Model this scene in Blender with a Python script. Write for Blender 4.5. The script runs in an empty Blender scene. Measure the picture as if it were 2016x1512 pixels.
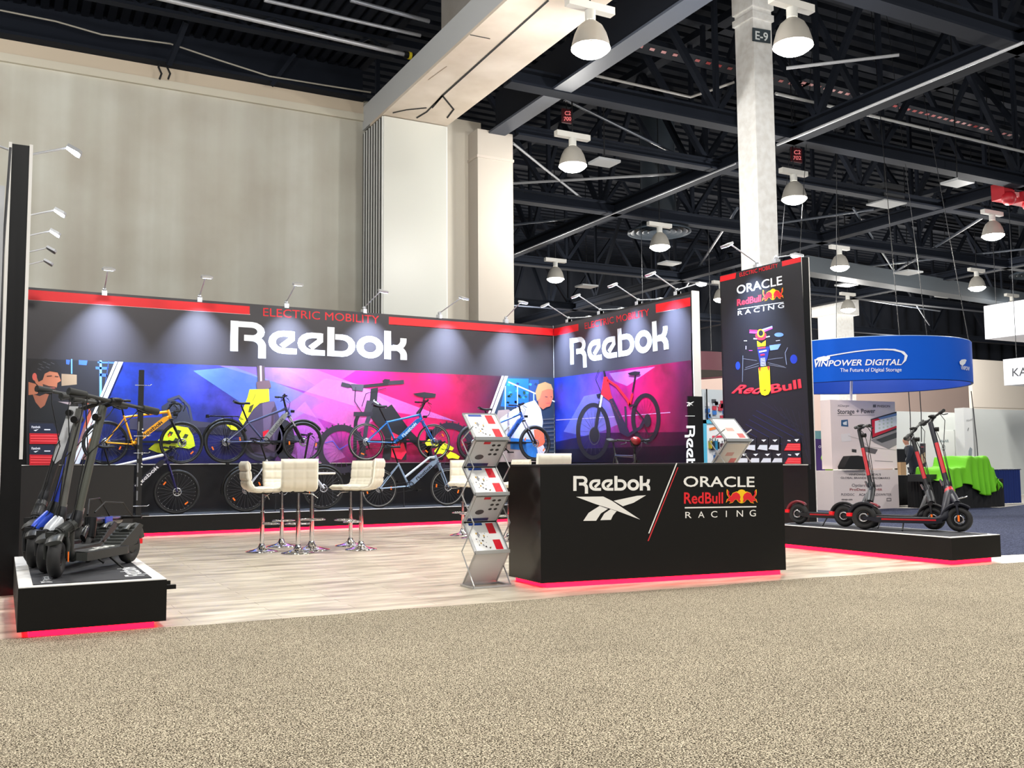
import bpy, bmesh, math, random
from mathutils import Vector, Matrix
random.seed(7)
S = bpy.context.scene
COL = S.collection
PI = math.pi
# ---------------------------------------------------------------- camera
FPX, YAW, PIT, ROL, CH = 1885.0, math.radians(28.0), math.radians(4.61), math.radians(-0.434), 1.15
_F = Vector((math.sin(YAW)*math.cos(PIT), math.cos(YAW)*math.cos(PIT), math.sin(PIT)))
_R = Vector((math.cos(YAW), -math.sin(YAW), 0)); _U = _R.cross(_F)
_R, _U = _R*math.cos(ROL)+_U*math.sin(ROL), _U*math.cos(ROL)-_R*math.sin(ROL)
EYE = Vector((0, 0, CH))
cam = bpy.data.cameras.new('camera'); cam.sensor_width = 36; cam.lens = FPX*36/2016
cam.clip_start = 0.05; cam.clip_end = 300
camo = bpy.data.objects.new('camera', cam); COL.objects.link(camo)
camo.matrix_world = Matrix(((_R.x, _U.x, -_F.x, EYE.x), (_R.y, _U.y, -_F.y, EYE.y), (_R.z, _U.z, -_F.z, EYE.z), (0, 0, 0, 1)))
S.camera = camo
# ---------------------------------------------------------------- world, exposure
W = bpy.data.worlds.new('world'); S.world = W; W.use_nodes = True
W.node_tree.nodes['Background'].inputs[0].default_value = (0.93, 0.97, 1.0, 1)
W.node_tree.nodes['Background'].inputs[1].default_value = 0.30
S.view_settings.view_transform = 'Standard'; S.view_settings.look = 'None'
S.view_settings.exposure = 0.35; S.view_settings.gamma = 1; S.view_settings.use_curve_mapping = False
# the hall's high-bay lamps: a regular grid, z = 7.5; seen ones get fittings below, the rest are bare lights
LAMP_Z = 7.5
LAMPS_SEEN = [(7.86, 12.1), (10.6, 10.6), (10.72, 17.28), (16.98, 17.1), (17.2, 22.85), (16.97, 28.6), (24.99, 17.44),
              (24.5, 22.7), (32.16, 23.2), (31.8, 29.1), (25.1, 29.4), (38.6, 26.2)]
LAMPS_OFF = [(1.6, 11.6), (-4.6, 12.4), (-4.8, 17.0), (2.0, 4.6), (8.6, 4.6), (16.2, 6.0), (-5, 4.6), (2.0, -2.5), (9.0, -2.5), (24.0, 9.5), (33.0, 14.0), (41.0, 34.0), (30.0, 38.0), (48.0, 40.0), (22.0, 40.0), (56.0, 30.0)]  # unseen, no fittings; the farthest are added and boosted to brighten the far wall
def area(name, loc, size, power, color, rot=(0, 0, 0), spread=180, parent=None, sizey=None):
    l = bpy.data.lights.new(name, 'AREA'); l.energy = power; l.color = color; l.spread = math.radians(spread)
    if sizey: l.shape = 'RECTANGLE'; l.size = size; l.size_y = sizey
    else: l.shape = 'DISK'; l.size = size
    o = bpy.data.objects.new(name, l); COL.objects.link(o); o.location = loc; o.rotation_euler = rot
    if parent: o.parent = parent
    return o
LAMP_W = 420.0
def point(name, loc, power, color, r=.09, parent=None):
    l = bpy.data.lights.new(name, 'POINT'); l.energy = power; l.color = color; l.shadow_soft_size = r
    o = bpy.data.objects.new(name, l); COL.objects.link(o); o.location = loc
    if parent: o.parent = parent
    return o
for (x, y) in LAMPS_OFF:
    point('unseen_hall_light', (x, y, LAMP_Z), LAMP_W*(.9 if y < 25 else 2.6), (1.0, 0.975, 0.925), .25)
    area('unseen_hall_downlight', (x, y, LAMP_Z-.3), .5, LAMP_W*.3, (1.0, .975, .925), spread=150)

# ---------------------------------------------------------------- materials
_mc = {}
def lin(c):
    return tuple(((v/255)/12.92 if v/255 <= .04045 else ((v/255+.055)/1.055)**2.4) for v in c)
def mat(c, rough=0.5, metal=0.0, emis=0.0, coat=0.0, alpha=1.0, spec=0.5):
    k = (tuple(c), rough, metal, emis, coat, alpha, spec)
    if k in _mc: return _mc[k]
    m = bpy.data.materials.new('mat_%d' % len(_mc)); m.use_nodes = True
    b = m.node_tree.nodes['Principled BSDF']; l = lin(c)
    b.inputs['Base Color'].default_value = (*l, 1); b.inputs['Roughness'].default_value = rough
    b.inputs['Metallic'].default_value = metal; b.inputs['Coat Weight'].default_value = coat
    b.inputs['Specular IOR Level'].default_value = spec
    if emis: b.inputs['Emission Color'].default_value = (*l, 1); b.inputs['Emission Strength'].default_value = emis
    if alpha < 1: b.inputs['Alpha'].default_value = alpha
    _mc[k] = m; return m
def nmat(name, rough=0.6):
    m = bpy.data.materials.new(name); m.use_nodes = True; nt = m.node_tree
    b = nt.nodes['Principled BSDF']; b.inputs['Roughness'].default_value = rough
    def N(t, **kw):
        n = nt.nodes.new(t)
        for k, v in kw.items():
            if k.startswith('i_'): n.inputs[k[2:].replace('_', ' ')].default_value = v
            else: setattr(n, k, v)
        return n
    return m, nt, b, N, nt.links.new
def ramp(N, stops, interp='LINEAR'):
    r = N('ShaderNodeValToRGB'); r.color_ramp.interpolation = interp; e = r.color_ramp.elements
    while len(e) < len(stops): e.new(0.5)
    for el, (p, c) in zip(e, stops): el.position = p; el.color = (*lin(c), 1)
    return r
BLACK = mat((8, 7, 6), .5, spec=.3); BLK = BLACK; WHITE = mat((236, 234, 230), .5); CHROME = mat((225, 225, 228), .08, 1.0)
RUBBER = mat((24, 24, 25), .75); DMETAL = mat((38, 39, 42), .38, .6); GREYM = mat((150, 152, 155), .3, .8)
STEEL = mat((17, 22, 32), .85, spec=.2); RED = mat((220, 20, 38), .45)
# ---------------------------------------------------------------- pixel -> world on a true plane
def ray(x, y): return _F+_R*((x-1008)/FPX)+_U*((756-y)/FPX)
def on(x, y, ax, v):
    d = ray(x, y); return EYE+d*((v-EYE[ax])/d[ax])
def Zp(x, y, z=0.): return on(x, y, 2, z)
def Yp(x, y, Y): return on(x, y, 1, Y)
def Xp(x, y, X): return on(x, y, 0, X)

# ---------------------------------------------------------------- mesh builder
class M:
    def __init__(s): s.v = []; s.f = []; s.m = []; s.sm = []; s.mats = []
    def mi(s, mt):
        if mt not in s.mats: s.mats.append(mt)
        return s.mats.index(mt)
    def add(s, vs, fs, mt, smooth=False):
        o = len(s.v); k = s.mi(mt); s.v += [tuple(v) for v in vs]
        for f in fs: s.f.append([o+i for i in f]); s.m.append(k); s.sm.append(smooth)
        return s
    def box(s, a, b, mt):
        x0, y0, z0 = a; x1, y1, z1 = b
        v = [(x, y, z) for z in (z0, z1) for y in (y0, y1) for x in (x0, x1)]
        return s.add(v, [(0, 2, 3, 1), (4, 5, 7, 6), (0, 1, 5, 4), (2, 6, 7, 3), (0, 4, 6, 2), (1, 3, 7, 5)], mt)
    def prism(s, pts, z0, z1, mt):
        n = len(pts); v = [(p[0], p[1], z0) for p in pts]+[(p[0], p[1], z1) for p in pts]
        return s.add(v, [list(range(n))[::-1], list(range(n, 2*n))]+[(i, (i+1) % n, n+(i+1) % n, n+i) for i in range(n)], mt)
    def extr(s, pts, off, mt, smooth=False):
        pts = [Vector(p) for p in pts]; off = Vector(off); n = len(pts); v = pts+[p+off for p in pts]
        return s.add(v, [list(range(n))[::-1], list(range(n, 2*n))], mt).add(v, [(i, (i+1) % n, n+(i+1) % n, n+i) for i in range(n)], mt, smooth)
    def beam(s, p0, p1, w, h, mt, up=(0, 0, 1)):
        p0 = Vector(p0); p1 = Vector(p1); d = (p1-p0).normalized(); up = Vector(up)
        if abs(d.dot(up)) > .95: up = Vector((1, 0, 0))
        a = d.cross(up).normalized()*w/2; b = a.cross(d).normalized()*h/2
        v = [p+i*a+j*b for p in (p0, p1) for j in (-1, 1) for i in (-1, 1)]
        return s.add(v, [(0, 1, 3, 2), (4, 6, 7, 5), (0, 4, 5, 1), (2, 3, 7, 6), (0, 2, 6, 4), (1, 5, 7, 3)], mt)
    def tube(s, pts, r, mt, n=8, closed=False, cap=True, flat=1.0):
        P = [Vector(p) for p in pts]; k = len(P); rs = r if isinstance(r, (list, tuple)) else [r]*k
        vs = []; ref = None
        for i in range(k):
            if closed: d = P[(i+1) % k]-P[i-1]
            else: d = P[min(i+1, k-1)]-P[max(i-1, 0)]
            if d.length < 1e-9: d = Vector((0, 0, 1))
            d.normalize()
            if ref is None: ref = Vector((0, 0, 1)) if abs(d.z) < .9 else Vector((1, 0, 0))
            a = (ref-d*ref.dot(d))
            a = a.normalized() if a.length > 1e-6 else d.orthogonal().normalized()
            ref = a; b = d.cross(a)
            for j in range(n):
                t = 2*PI*j/n+PI/n; vs.append(P[i]+a*math.cos(t)*rs[i]+b*math.sin(t)*rs[i]*flat)
        fs = []
        for i in range(k if closed else k-1):
            i2 = (i+1) % k
            for j in range(n): fs.append((i*n+j, i*n+(j+1) % n, i2*n+(j+1) % n, i2*n+j))
        s.add(vs, fs, mt, True)
        if cap and not closed: s.add(vs, [list(range(n))[::-1], list(range((k-1)*n, k*n))], mt)
        return s
    def cyl(s, p0, p1, r, mt, n=12, r2=None): return s.tube([p0, p1], [r, r if r2 is None else r2], mt, n)
    def lathe(s, c, prof, mt, n=20, axis=(0, 0, 1)):
        c = Vector(c); q = Vector((0, 0, 1)).rotation_difference(Vector(axis).normalized()); vs = []
        for (r, z) in prof:
            for j in range(n):
                t = 2*PI*j/n; vs.append(c+q@Vector((r*math.cos(t), r*math.sin(t), z)))
        k = len(prof); fs = [(i*n+j, i*n+(j+1) % n, (i+1)*n+(j+1) % n, (i+1)*n+j) for i in range(k-1) for j in range(n)]
        return s.add(vs, fs, mt, True)
    def torus(s, c, R, r, mt, axis=(0, 1, 0), n=32, k=8, a0=0, a1=2*PI, rw=None):
        c = Vector(c); q = Vector((0, 0, 1)).rotation_difference(Vector(axis).normalized()); full = abs(a1-a0-2*PI) < 1e-6
        vs = []; m_ = n if full else n+1; rw = rw or r
        for i in range(m_):
            t = a0+(a1-a0)*i/n
            for j in range(k):
                p = 2*PI*j/k; vs.append(c+q@Vector(((R+r*math.cos(p))*math.cos(t), (R+r*math.cos(p))*math.sin(t), rw*math.sin(p))))
        fs = [(i*k+j, i*k+(j+1) % k, ((i+1) % m_)*k+(j+1) % k, ((i+1) % m_)*k+j) for i in range(n) for j in range(k)]
        return s.add(vs, fs, mt, True)
    def ball(s, c, r, mt, n=12, sc=(1, 1, 1)):
        c = Vector(c); vs = []; k = n//2
        for i in range(k+1):
            p = PI*i/k
            for j in range(n):
                t = 2*PI*j/n; vs.append(c+Vector((r*sc[0]*math.sin(p)*math.cos(t), r*sc[1]*math.sin(p)*math.sin(t), r*sc[2]*math.cos(p))))
        return s.add(vs, [(i*n+j, i*n+(j+1) % n, (i+1)*n+(j+1) % n, (i+1)*n+j) for i in range(k) for j in range(n)], mt, True)
def obj(name, m, parent=None, label=None, off=None):
    me = bpy.data.meshes.new(name)
    vs = m.v
    if off is not None: vs = [(v[0]-off[0], v[1]-off[1], v[2]-off[2]) for v in vs]
    me.from_pydata(vs, [], m.f)
    for mt in m.mats: me.materials.append(mt)
    me.polygons.foreach_set('material_index', m.m); me.polygons.foreach_set('use_smooth', m.sm); me.update()
    o = bpy.data.objects.new(name, me); COL.objects.link(o)
    if parent: o.parent = parent
    if label: o['label'] = label
    return o
def tag(o, label, cat, group=None, kind=None):
    o['label'] = label; o['category'] = cat
    if group: o['group'] = group
    if kind: o['kind'] = kind
    return o
def thing(name, loc, label, cat, group=None, rz=0):
    o = bpy.data.objects.new(name, None); COL.objects.link(o); o.location = loc; o.rotation_euler = (0, 0, rz); o.empty_display_size = .1
    return tag(o, label, cat, group)
def struct(name, m, label=None):
    o = obj(name, m); o['kind'] = 'structure'
    if label: o['label'] = label
    return o
def copy_tree(o, parent=None):
    c = o.copy(); COL.objects.link(c); c.parent = parent
    for ch in list(o.children): copy_tree(ch, c)
    return c

# ---------------------------------------------------------------- lettering
_tc = {}
def text_geo(s, bold=0.0):
    if (s, bold) in _tc: return _tc[(s, bold)]
    cu = bpy.data.curves.new('t', 'FONT'); cu.body = s; cu.offset = bold; cu.resolution_u = 3; cu.fill_mode = 'FRONT'
    ob = bpy.data.objects.new('t', cu); COL.objects.link(ob)
    ev = ob.evaluated_get(bpy.context.evaluated_depsgraph_get()); me = ev.to_mesh()
    vs = [(v.co.x, v.co.y) for v in me.vertices]; fs = [list(p.vertices) for p in me.polygons]
    ev.to_mesh_clear(); bpy.data.objects.remove(ob); bpy.data.curves.remove(cu)
    x0 = min(v[0] for v in vs); x1 = max(v[0] for v in vs); H = 0.73
    g = ([((x-x0)/(x1-x0), y/H) for x, y in vs], fs, (x1-x0)/H)
    _tc[(s, bold)] = g; return g
def ribbon2(pts, w, closed=False):
    """quads along a 2d path with mitred joints -> (verts, faces)"""
    P = [Vector(p) for p in pts]; n = len(P); L = []; Rr = []
    for i in range(n):
        a = P[i]-P[i-1] if (i > 0 or closed) else P[1]-P[0]
        b = P[(i+1) % n]-P[i] if (i < n-1 or closed) else a
        if a.length < 1e-9: a = b
        if b.length < 1e-9: b = a
        a = a.normalized(); b = b.normalized(); t = (a+b)
        t = t.normalized() if t.length > 1e-6 else a
        nn = Vector((-t.y, t.x)); k = max(.5, Vector((-a.y, a.x)).dot(nn)); L.append(P[i]+nn*w/2/k); Rr.append(P[i]-nn*w/2/k)
    vs = [tuple(p) for p in L+Rr]; m = n if closed else n-1
    return vs, [(i, (i+1) % n, n+(i+1) % n, n+i) for i in range(m)]
def arcp(cx, cy, rx, ry, a0, a1, n=8):
    return [(cx+rx*math.cos(math.radians(a0+(a1-a0)*i/n)), cy+ry*math.sin(math.radians(a0+(a1-a0)*i/n))) for i in range(n+1)]
def wordmark():
    V = []; Fc = []
    K = [0]
    def put(g, ox):
        v, f = g; o = len(V); K[0] += 1; V.extend([(x+ox, y, K[0]*.0003) for x, y in v]); Fc.extend([[o+i for i in q] for q in f])
    put(ribbon2([(.1, 0), (.1, 1)], .2), 0)
    put(ribbon2([(.0, .9), (.52, .9)]+arcp(.55, .68, .24, .22, 90, -90)+[(.55, .46), (.35, .46)], .19), 0)
    put(ribbon2([(.36, .46)]+arcp(.55, .2, .27, .26, 90, 0)+[(.82, .1), (.82, -.19)], .2), 0)
    for ox in (.98, 1.76):
        put(ribbon2([(.76, .095), (.42, .095)]+arcp(.4, .385, .3, .29, 270, 90)+[(.45, .675), (.66, .675)], .19), ox)
        put(ribbon2([(.62, .76), (.62, .5), (.36, .24)], .17), ox)
    put(ribbon2([(.1, 0), (.1, 1)], .2), 2.58)
    put(ribbon2([(.1, .095), (.4, .095)]+arcp(.42, .385, .28, .29, -90, 90)+[(.22, .675)], .19), 2.58)
    put(ribbon2(arcp(.38, .385, .29, .29, 0, 345, 22), .2, True), 3.42)
    put(ribbon2([(.1, 0), (.1, 1)], .2), 4.22)
    put(ribbon2([(.2, .4), (.3, .4)]+arcp(.3, .68, .27, .28, -90, 0)+[(.57, .77)], .19), 4.22)
    put(ribbon2([(.25, .42)]+arcp(.3, .16, .28, .26, 80, 0)+[(.58, 0)], .2), 4.22)
    return [(x/4.9, y, k) for x, y, k in V], Fc, 4.9
WORD = wordmark()
VEC = [[(0, 1), (.36, 1.01), (.47, .84), (.855, .02), (.80, .09), (.27, .68)],
       [(1, 1.06), (.87, 1.04), (.52, .83), (.64, .6), (.80, .74)],
       [(.05, 0), (.14, .33), (.31, .62), (.42, .49), (.31, .3), (.23, 0)],
       [(.29, .02), (.36, .3), (.46, .48), (.54, .39), (.48, .22), (.44, .03)]]
VEC[0] = [(0, 1.0), (.38, 1.01), (.5, .82), (.86, .03), (.55, .4), (.25, .7)]

class Art:
    """flat print on the plane through o with normal n; every layer lies a hair in front of the last"""
    def __init__(s, o, n, step=.0012): s.o = Vector(o); s.n = Vector(n).normalized(); s.m = M(); s.step = step; s.L = 1
    def at(s, x, y, L=None):
        d = ray(x, y); return EYE+d*((s.o-EYE).dot(s.n)/d.dot(s.n))
    def lay(s, L=None):
        if L is None: s.L += 1; return s.L*s.step
        return L*s.step
    def poly(s, pts, c, L=None):
        h = s.n*s.lay(L); v = [s.at(*p)+h for p in pts]; s.m.add(v, [list(range(len(v)))], c if not isinstance(c, tuple) else mat(c, .45)); return s
    def geo(s, g, bl, br, tl, c, L=None):
        """unit-box geometry fitted to three picture points: baseline left / right, cap-top left"""
        h = s.n*s.lay(L); a = s.at(*bl); u = s.at(*br)-a; v = s.at(*tl)-a
        s.m.add([a+u*q[0]+v*q[1]+h+(s.n*q[2] if len(q) > 2 else Vector()) for q in g[0]], g[1], c if not isinstance(c, tuple) else mat(c, .45)); return s
    def text(s, t, bl, br, tl, c, bold=0.0, L=None): return s.geo(text_geo(t, bold), bl, br, tl, c, L)
    def line(s, pts, w, c, closed=False, L=None):
        v, f = ribbon2(pts, w, closed); h = s.n*s.lay(L)
        s.m.add([s.at(*p)+h for p in v], f, c if not isinstance(c, tuple) else mat(c, .45)); return s
    def disc(s, cx, cy, rx, ry, c, L=None, n=20): return s.poly(arcp(cx, cy, rx, ry, 0, 360-360/n, n-1), c, L)
    def ring(s, cx, cy, rx, ry, w, c, L=None, n=28): return s.line(arcp(cx, cy, rx, ry, 0, 360-360/n, n-1), w, c, True, L)
def vec_polys(art, bl, br, tl, c):
    L = art.L+1; art.L = L
    for p in VEC: art.geo((p, [list(range(len(p)))]), bl, br, tl, c, L)
def bulls(art, x0, y0, x1, y1, slope=0.0):
    """two red bulls charging before a yellow sun"""
    def T(u, v): return (x0+(x1-x0)*u, y1-(y1-y0)*v+slope*(x1-x0)*u)
    YEL = mat((250, 200, 20), .45); RD = mat((222, 24, 40), .45)
    art.poly([T(.5+.19*math.cos(t*PI/10), .52+.48*math.sin(t*PI/10)) for t in range(20)], YEL)
    b = [(.02, .78), (.03, .95), (.08, .85), (.07, .68), (.14, .5), (.2, .72), (.32, .82), (.42, .68), (.46, .48), (.44, .3), (.47, .16), (.4, .14), (.36, .3),
         (.27, .3), (.2, .12), (.1, .08), (.14, .2), (.07, .24), (.0, .12), (.03, .34), (.09, .42), (.03, .6)]
    for sgn in (0, 1):
        f = (lambda p: T(p[0], p[1])) if not sgn else (lambda p: T(1-p[0], p[1]))
        cx = sum(p[0] for p in b)/len(b); cy = .45
        art.poly([f((cx+(p[0]-cx)*1.13, cy+(p[1]-cy)*1.13)) for p in b], YEL)
    for sgn in (0, 1):
        f = (lambda p: T(p[0], p[1])) if not sgn else (lambda p: T(1-p[0], p[1]))
        art.poly([f(p) for p in b], RD)
# ================================================================ THE HALL
def carpet_mat(name, c1, c2, scale, c3=None):
    m, nt, b, N, Lk = nmat(name, .95); b.inputs['Specular IOR Level'].default_value = .1
    tc = N('ShaderNodeTexCoord'); n = N('ShaderNodeTexNoise'); n.inputs['Scale'].default_value = scale; n.inputs['Detail'].default_value = 2.5; n.inputs['Roughness'].default_value = .7
    r = ramp(N, [(.39, c1), (.49, c3 or tuple((a+b_)//2 for a, b_ in zip(c1, c2))), (.58, c2)])
    n2 = N('ShaderNodeTexNoise'); n2.inputs['Scale'].default_value = 1.3; n2.inputs['Detail'].default_value = 3
    mx = N('ShaderNodeMix', data_type='RGBA', blend_type='MULTIPLY'); mx.inputs[0].default_value = .3
    r2 = ramp(N, [(.3, (205, 205, 205)), (.7, (255, 255, 255))])
    Lk(tc.outputs['Object'], n.inputs['Vector']); Lk(tc.outputs['Object'], n2.inputs['Vector']); Lk(n.outputs[0], r.inputs[0]); Lk(n2.outputs[0], r2.inputs[0])
    Lk(r.outputs[0], mx.inputs[6]); Lk(r2.outputs[0], mx.inputs[7]); Lk(mx.outputs[2], b.inputs['Base Color'])
    bp = N('ShaderNodeBump'); bp.inputs['Strength'].default_value = .5; bp.inputs['Distance'].default_value = .004
    Lk(n.outputs[0], bp.inputs['Height']); Lk(bp.outputs[0], b.inputs['Normal'])
    return m
CARPET = carpet_mat('speckled_carpet', (20, 16, 11), (216, 204, 180), 150, (98, 88, 71))
BCARPET = carpet_mat('blue_carpet', (26, 31, 48), (84, 90, 116), 60)
struct('floor', M().box((-30, -12, -.3), (90, 60, -.02), mat((150, 145, 136), .6)), 'pale concrete hall floor beyond the carpets')
cm = M()
xs = [-14, -3, -.2, 0.02]; 
def edge_y(x): return 7.2-.047*x+.018*math.sin(x*3.1)+.012*math.sin(x*7.3+1)
front = [(x, edge_y(x)) for x in [i*.25 for i in range(0, 41)]]
poly = [(-14, -8), (30, -8), (30, 6.1), (12.5, 6.45), (10.2, edge_y(10.2))]+front[::-1]+[(0.02, 16.8), (-14, 16.8)]
cm.prism(poly, -.02, .012, CARPET)
struct('floor_aisle_carpet', cm, 'beige and brown speckled aisle carpet')
bm_ = M(); bm_.prism([(10.25, 7.35), (12.5, 7.0), (30, 6.11), (38, 20), (20.2, 14.25), (16.3, 16.4), (10.25, 16.8)], -.02, .008, BCARPET)
struct('floor_blue_carpet', bm_, 'blue grey carpet right of the stand')
# grey wall with trowel streaks
def wall_mat():
    m, nt, b, N, Lk = nmat('grey_render', .75)
    tc = N('ShaderNodeTexCoord'); mp = N('ShaderNodeMapping'); mp.inputs['Scale'].default_value = (1, 1, .045)
    n = N('ShaderNodeTexNoise'); n.inputs['Scale'].default_value = 1.6; n.inputs['Detail'].default_value = 3
    r = ramp(N, [(.3, (184, 180, 170)), (.5, (192, 191, 180)), (.7, (203, 203, 194))])
    n2 = N('ShaderNodeTexNoise'); n2.inputs['Scale'].default_value = .8; n2.inputs['Detail'].default_value = 6
    r2 = ramp(N, [(.35, (228, 220, 214)), (.65, (255, 255, 255))])
    mx = N('ShaderNodeMix', data_type='RGBA', blend_type='MULTIPLY'); mx.inputs[0].default_value = .6
    Lk(tc.outputs['Object'], mp.inputs[0]); Lk(mp.outputs[0], n.inputs['Vector']); Lk(tc.outputs['Object'], n2.inputs['Vector'])
    Lk(n.outputs[0], r.inputs[0]); Lk(n2.outputs[0], r2.inputs[0]); Lk(r.outputs[0], mx.inputs[6]); Lk(r2.outputs[0], mx.inputs[7]); Lk(mx.outputs[2], b.inputs['Base Color'])
    return m
GREYW = wall_mat()
w = M(); w.box((-14, 20.3, -.02), (7.3, 20.7, 9.36), GREYW)
w.box((-14, 20.22, 8.86), (7.0, 20.3, 9.02), mat((200, 194, 178), .8)); w.box((-14, 20.25, 9.02), (7.0, 20.3, 9.36), mat((196, 182, 162), .85))
struct('wall_back', w, 'tall light grey rendered hall wall with vertical streaks')
fl = M(); fl.box((-14, 19.95, 9.3), (6.98, 20.4, 9.36), STEEL); fl.box((-14, 20.25, 9.3), (6.98, 20.4, 10.2), STEEL)
struct('trim_1', fl, 'dark steel beam running along the top of the grey wall')
# ceilings
def deck(name, x0, x1, y0, y1, z, along, c, pitch=.3, h=.09):
    m = M(); mt = mat(c, .9, spec=.12); P = []
    n = int(((x1-x0) if along == 'y' else (y1-y0))/pitch); s0 = x0 if along == 'y' else y0
    for i in range(n+1):
        a = s0+i*pitch; P += [(a, z), (a+pitch*.55, z), (a+pitch*.65, z+h), (a+pitch*.9, z+h)]
    vs = []
    for a, zz in P:
        vs += [(a, y0, zz), (a, y1, zz)] if along == 'y' else [(x0, a, zz), (x1, a, zz)]
    m.add(vs, [(2*i, 2*i+1, 2*i+3, 2*i+2) for i in range(len(P)-1)], mt)
    m.box((x0, y0, z+h+.02), (x1, y1, z+h+.1), mt)
    o = struct(name, m); return o
deck('ceiling', -14, 7.05, -10, 20.4, 10.05, 'y', (12, 16, 25), .24, .08)['label'] = 'dark corrugated metal deck above the left side'
deck('ceiling', 7.05, 90, -10, 58, 12.9, 'x', (16, 20, 28), .5, .13)['label'] = 'dark corrugated metal roof deck above the hall'
# joists under the left deck, running along x
for i, y in enumerate((18.4, 14.9, 11.4, 7.9)):
    m = M(); m.beam((-14, y, 9.62), (7, y, 9.62), .2, .06, STEEL); m.beam((-14, y, 9.97), (7, y, 9.97), .16, .08, STEEL)
    for k in range(20): m.beam((-13+k, y, 9.65), (-12.5+k, y, 9.97), .05, .05, STEEL); m.beam((-12.5+k, y, 9.97), (-12+k, y, 9.65), .05, .05, STEEL)
    o = struct('ceiling_joist', m, 'dark open-web joist under the left deck')
def pipe(name, pts, r, c, label, cat, group=None, metal=.0, n=8):
    o = obj(name, M().tube(pts, r, mat(c, .4, metal), n)); tag(o, label, cat, group); return o
# bright conduits crossing the left deck
a, b_ = on(330, 0, 2, 9.5), on(795, 107, 2, 9.5)
m = M().tube([a+(a-b_)*.4, b_], .045, mat((176, 178, 184), .35, .5), 8); cp = obj('conduit', m); tag(cp, 'long pale conduit crossing the dark deck at upper left', 'pipe')
obj('end_cap', M().cyl(b_, b_+(b_-a).normalized()*.22, .07, DMETAL, 10), cp, 'black end box'); obj('tag_band', M().cyl(b_+(b_-a).normalized()*.1, b_+(b_-a).normalized()*.16, .078, mat((226, 205, 40), .5), 10), cp, 'yellow band')
a, b_ = on(520, 0, 2, 9.5), on(828, 70, 2, 9.5); pipe('conduit', [a, b_], .035, (150, 153, 160), 'thinner pale conduit nearer the white beam', 'pipe', metal=.5)
a, b_ = on(690, 0, 2, 9.5), on(845, 42, 2, 9.5); pipe('conduit', [a, b_], .04, (120, 124, 132), 'short grey conduit highest at the top edge', 'pipe', metal=.5)
P0 = [on(x, y, 1, 19.9) for x, y in ((0, 20), (110, 42), (200, 68), (335, 86), (430, 118), (530, 150), (640, 168), (730, 182))]
pipe('sagging_cable', P0, .018, (150, 146, 136), 'thin pale cable sagging below the deck along the grey wall', 'cable')
for (x0, y0, x1, y1, t) in ((332, 128, 366, 44, 'left'), (535, 168, 580, 108, 'right')):
    a = on(x0, y0, 1, 20.0); bb = on(x1, y1, 2, 9.97); m = M().beam(a, bb, .1, .08, STEEL)
    o = obj('knee_brace', m); o['kind'] = 'structure'; o['label'] = 'dark %s knee brace from grey wall to deck' % t
m = M()
for dx in (0, 17): m.tube([Yp(316+dx, 124, 20.15), Yp(312+dx, 132, 20.1), Yp(318+dx, 145, 20.1), Yp(314+dx, 156, 20.1)], .022, mat((24, 24, 26)), 6)
tag(obj('loose_wires', m), 'black loose wires dangling at the top of the grey wall', 'wires')
# white dropped beam with soffit, over the folding partition
BX0, BX1 = 7.0, 8.52
bw = mat((186, 188, 190), .6)
def soffit_mat():
    m, nt, b, N, Lk = nmat('soffit', .7); tc = N('ShaderNodeTexCoord'); n = N('ShaderNodeTexNoise'); n.inputs['Scale'].default_value = .9; n.inputs['Detail'].default_value = 4
    r = ramp(N, [(.3, (205, 190, 172)), (.7, (232, 220, 206))]); Lk(tc.outputs['Object'], n.inputs['Vector']); Lk(n.outputs[0], r.inputs[0]); Lk(r.outputs[0], b.inputs['Base Color']); return m
m = M(); sf = soffit_mat()
m.box((BX0, 2, 8.66), (BX0+.05, 20.3, 9.2), bw); m.box((BX1-.05, 2, 8.66), (BX1, 19.2, 12.9), sf); m.box((BX0+.05, 2, 9.1), (BX1, 20.3, 9.2), bw)
m.box((BX0, 2, 8.6), (BX1, 19.8, 8.66), sf)
struct('ceiling_beam', m, 'cream boxed beam running from upper middle to the folded partition')
m = M(); art = Art((0, 0, 8.6), (0, 0, -1), .004)
dk = mat((26, 24, 22), .8)
art.line([(1080, 0), (871, 188), (850, 212)], 4, dk, L=1); art.line([(871, 188), (893, 215), (880, 232)], 3.4, dk, L=1); art.line([(871, 188), (840, 220), (820, 232)], 3, dk, L=1); art.line([(840, 212), (800, 216), (773, 222)], 2.2, dk, L=1)
art.line([(925, 68), (965, 76)], 1.6, dk, L=1); art.line([(843, 157), (880, 130)], 1, mat((150, 130, 110), .8), L=1)
o = obj('soffit_seam', art.m); o['kind'] = 'structure'; o['label'] = 'dark curved partition tracks cut in the soffit'
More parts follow.
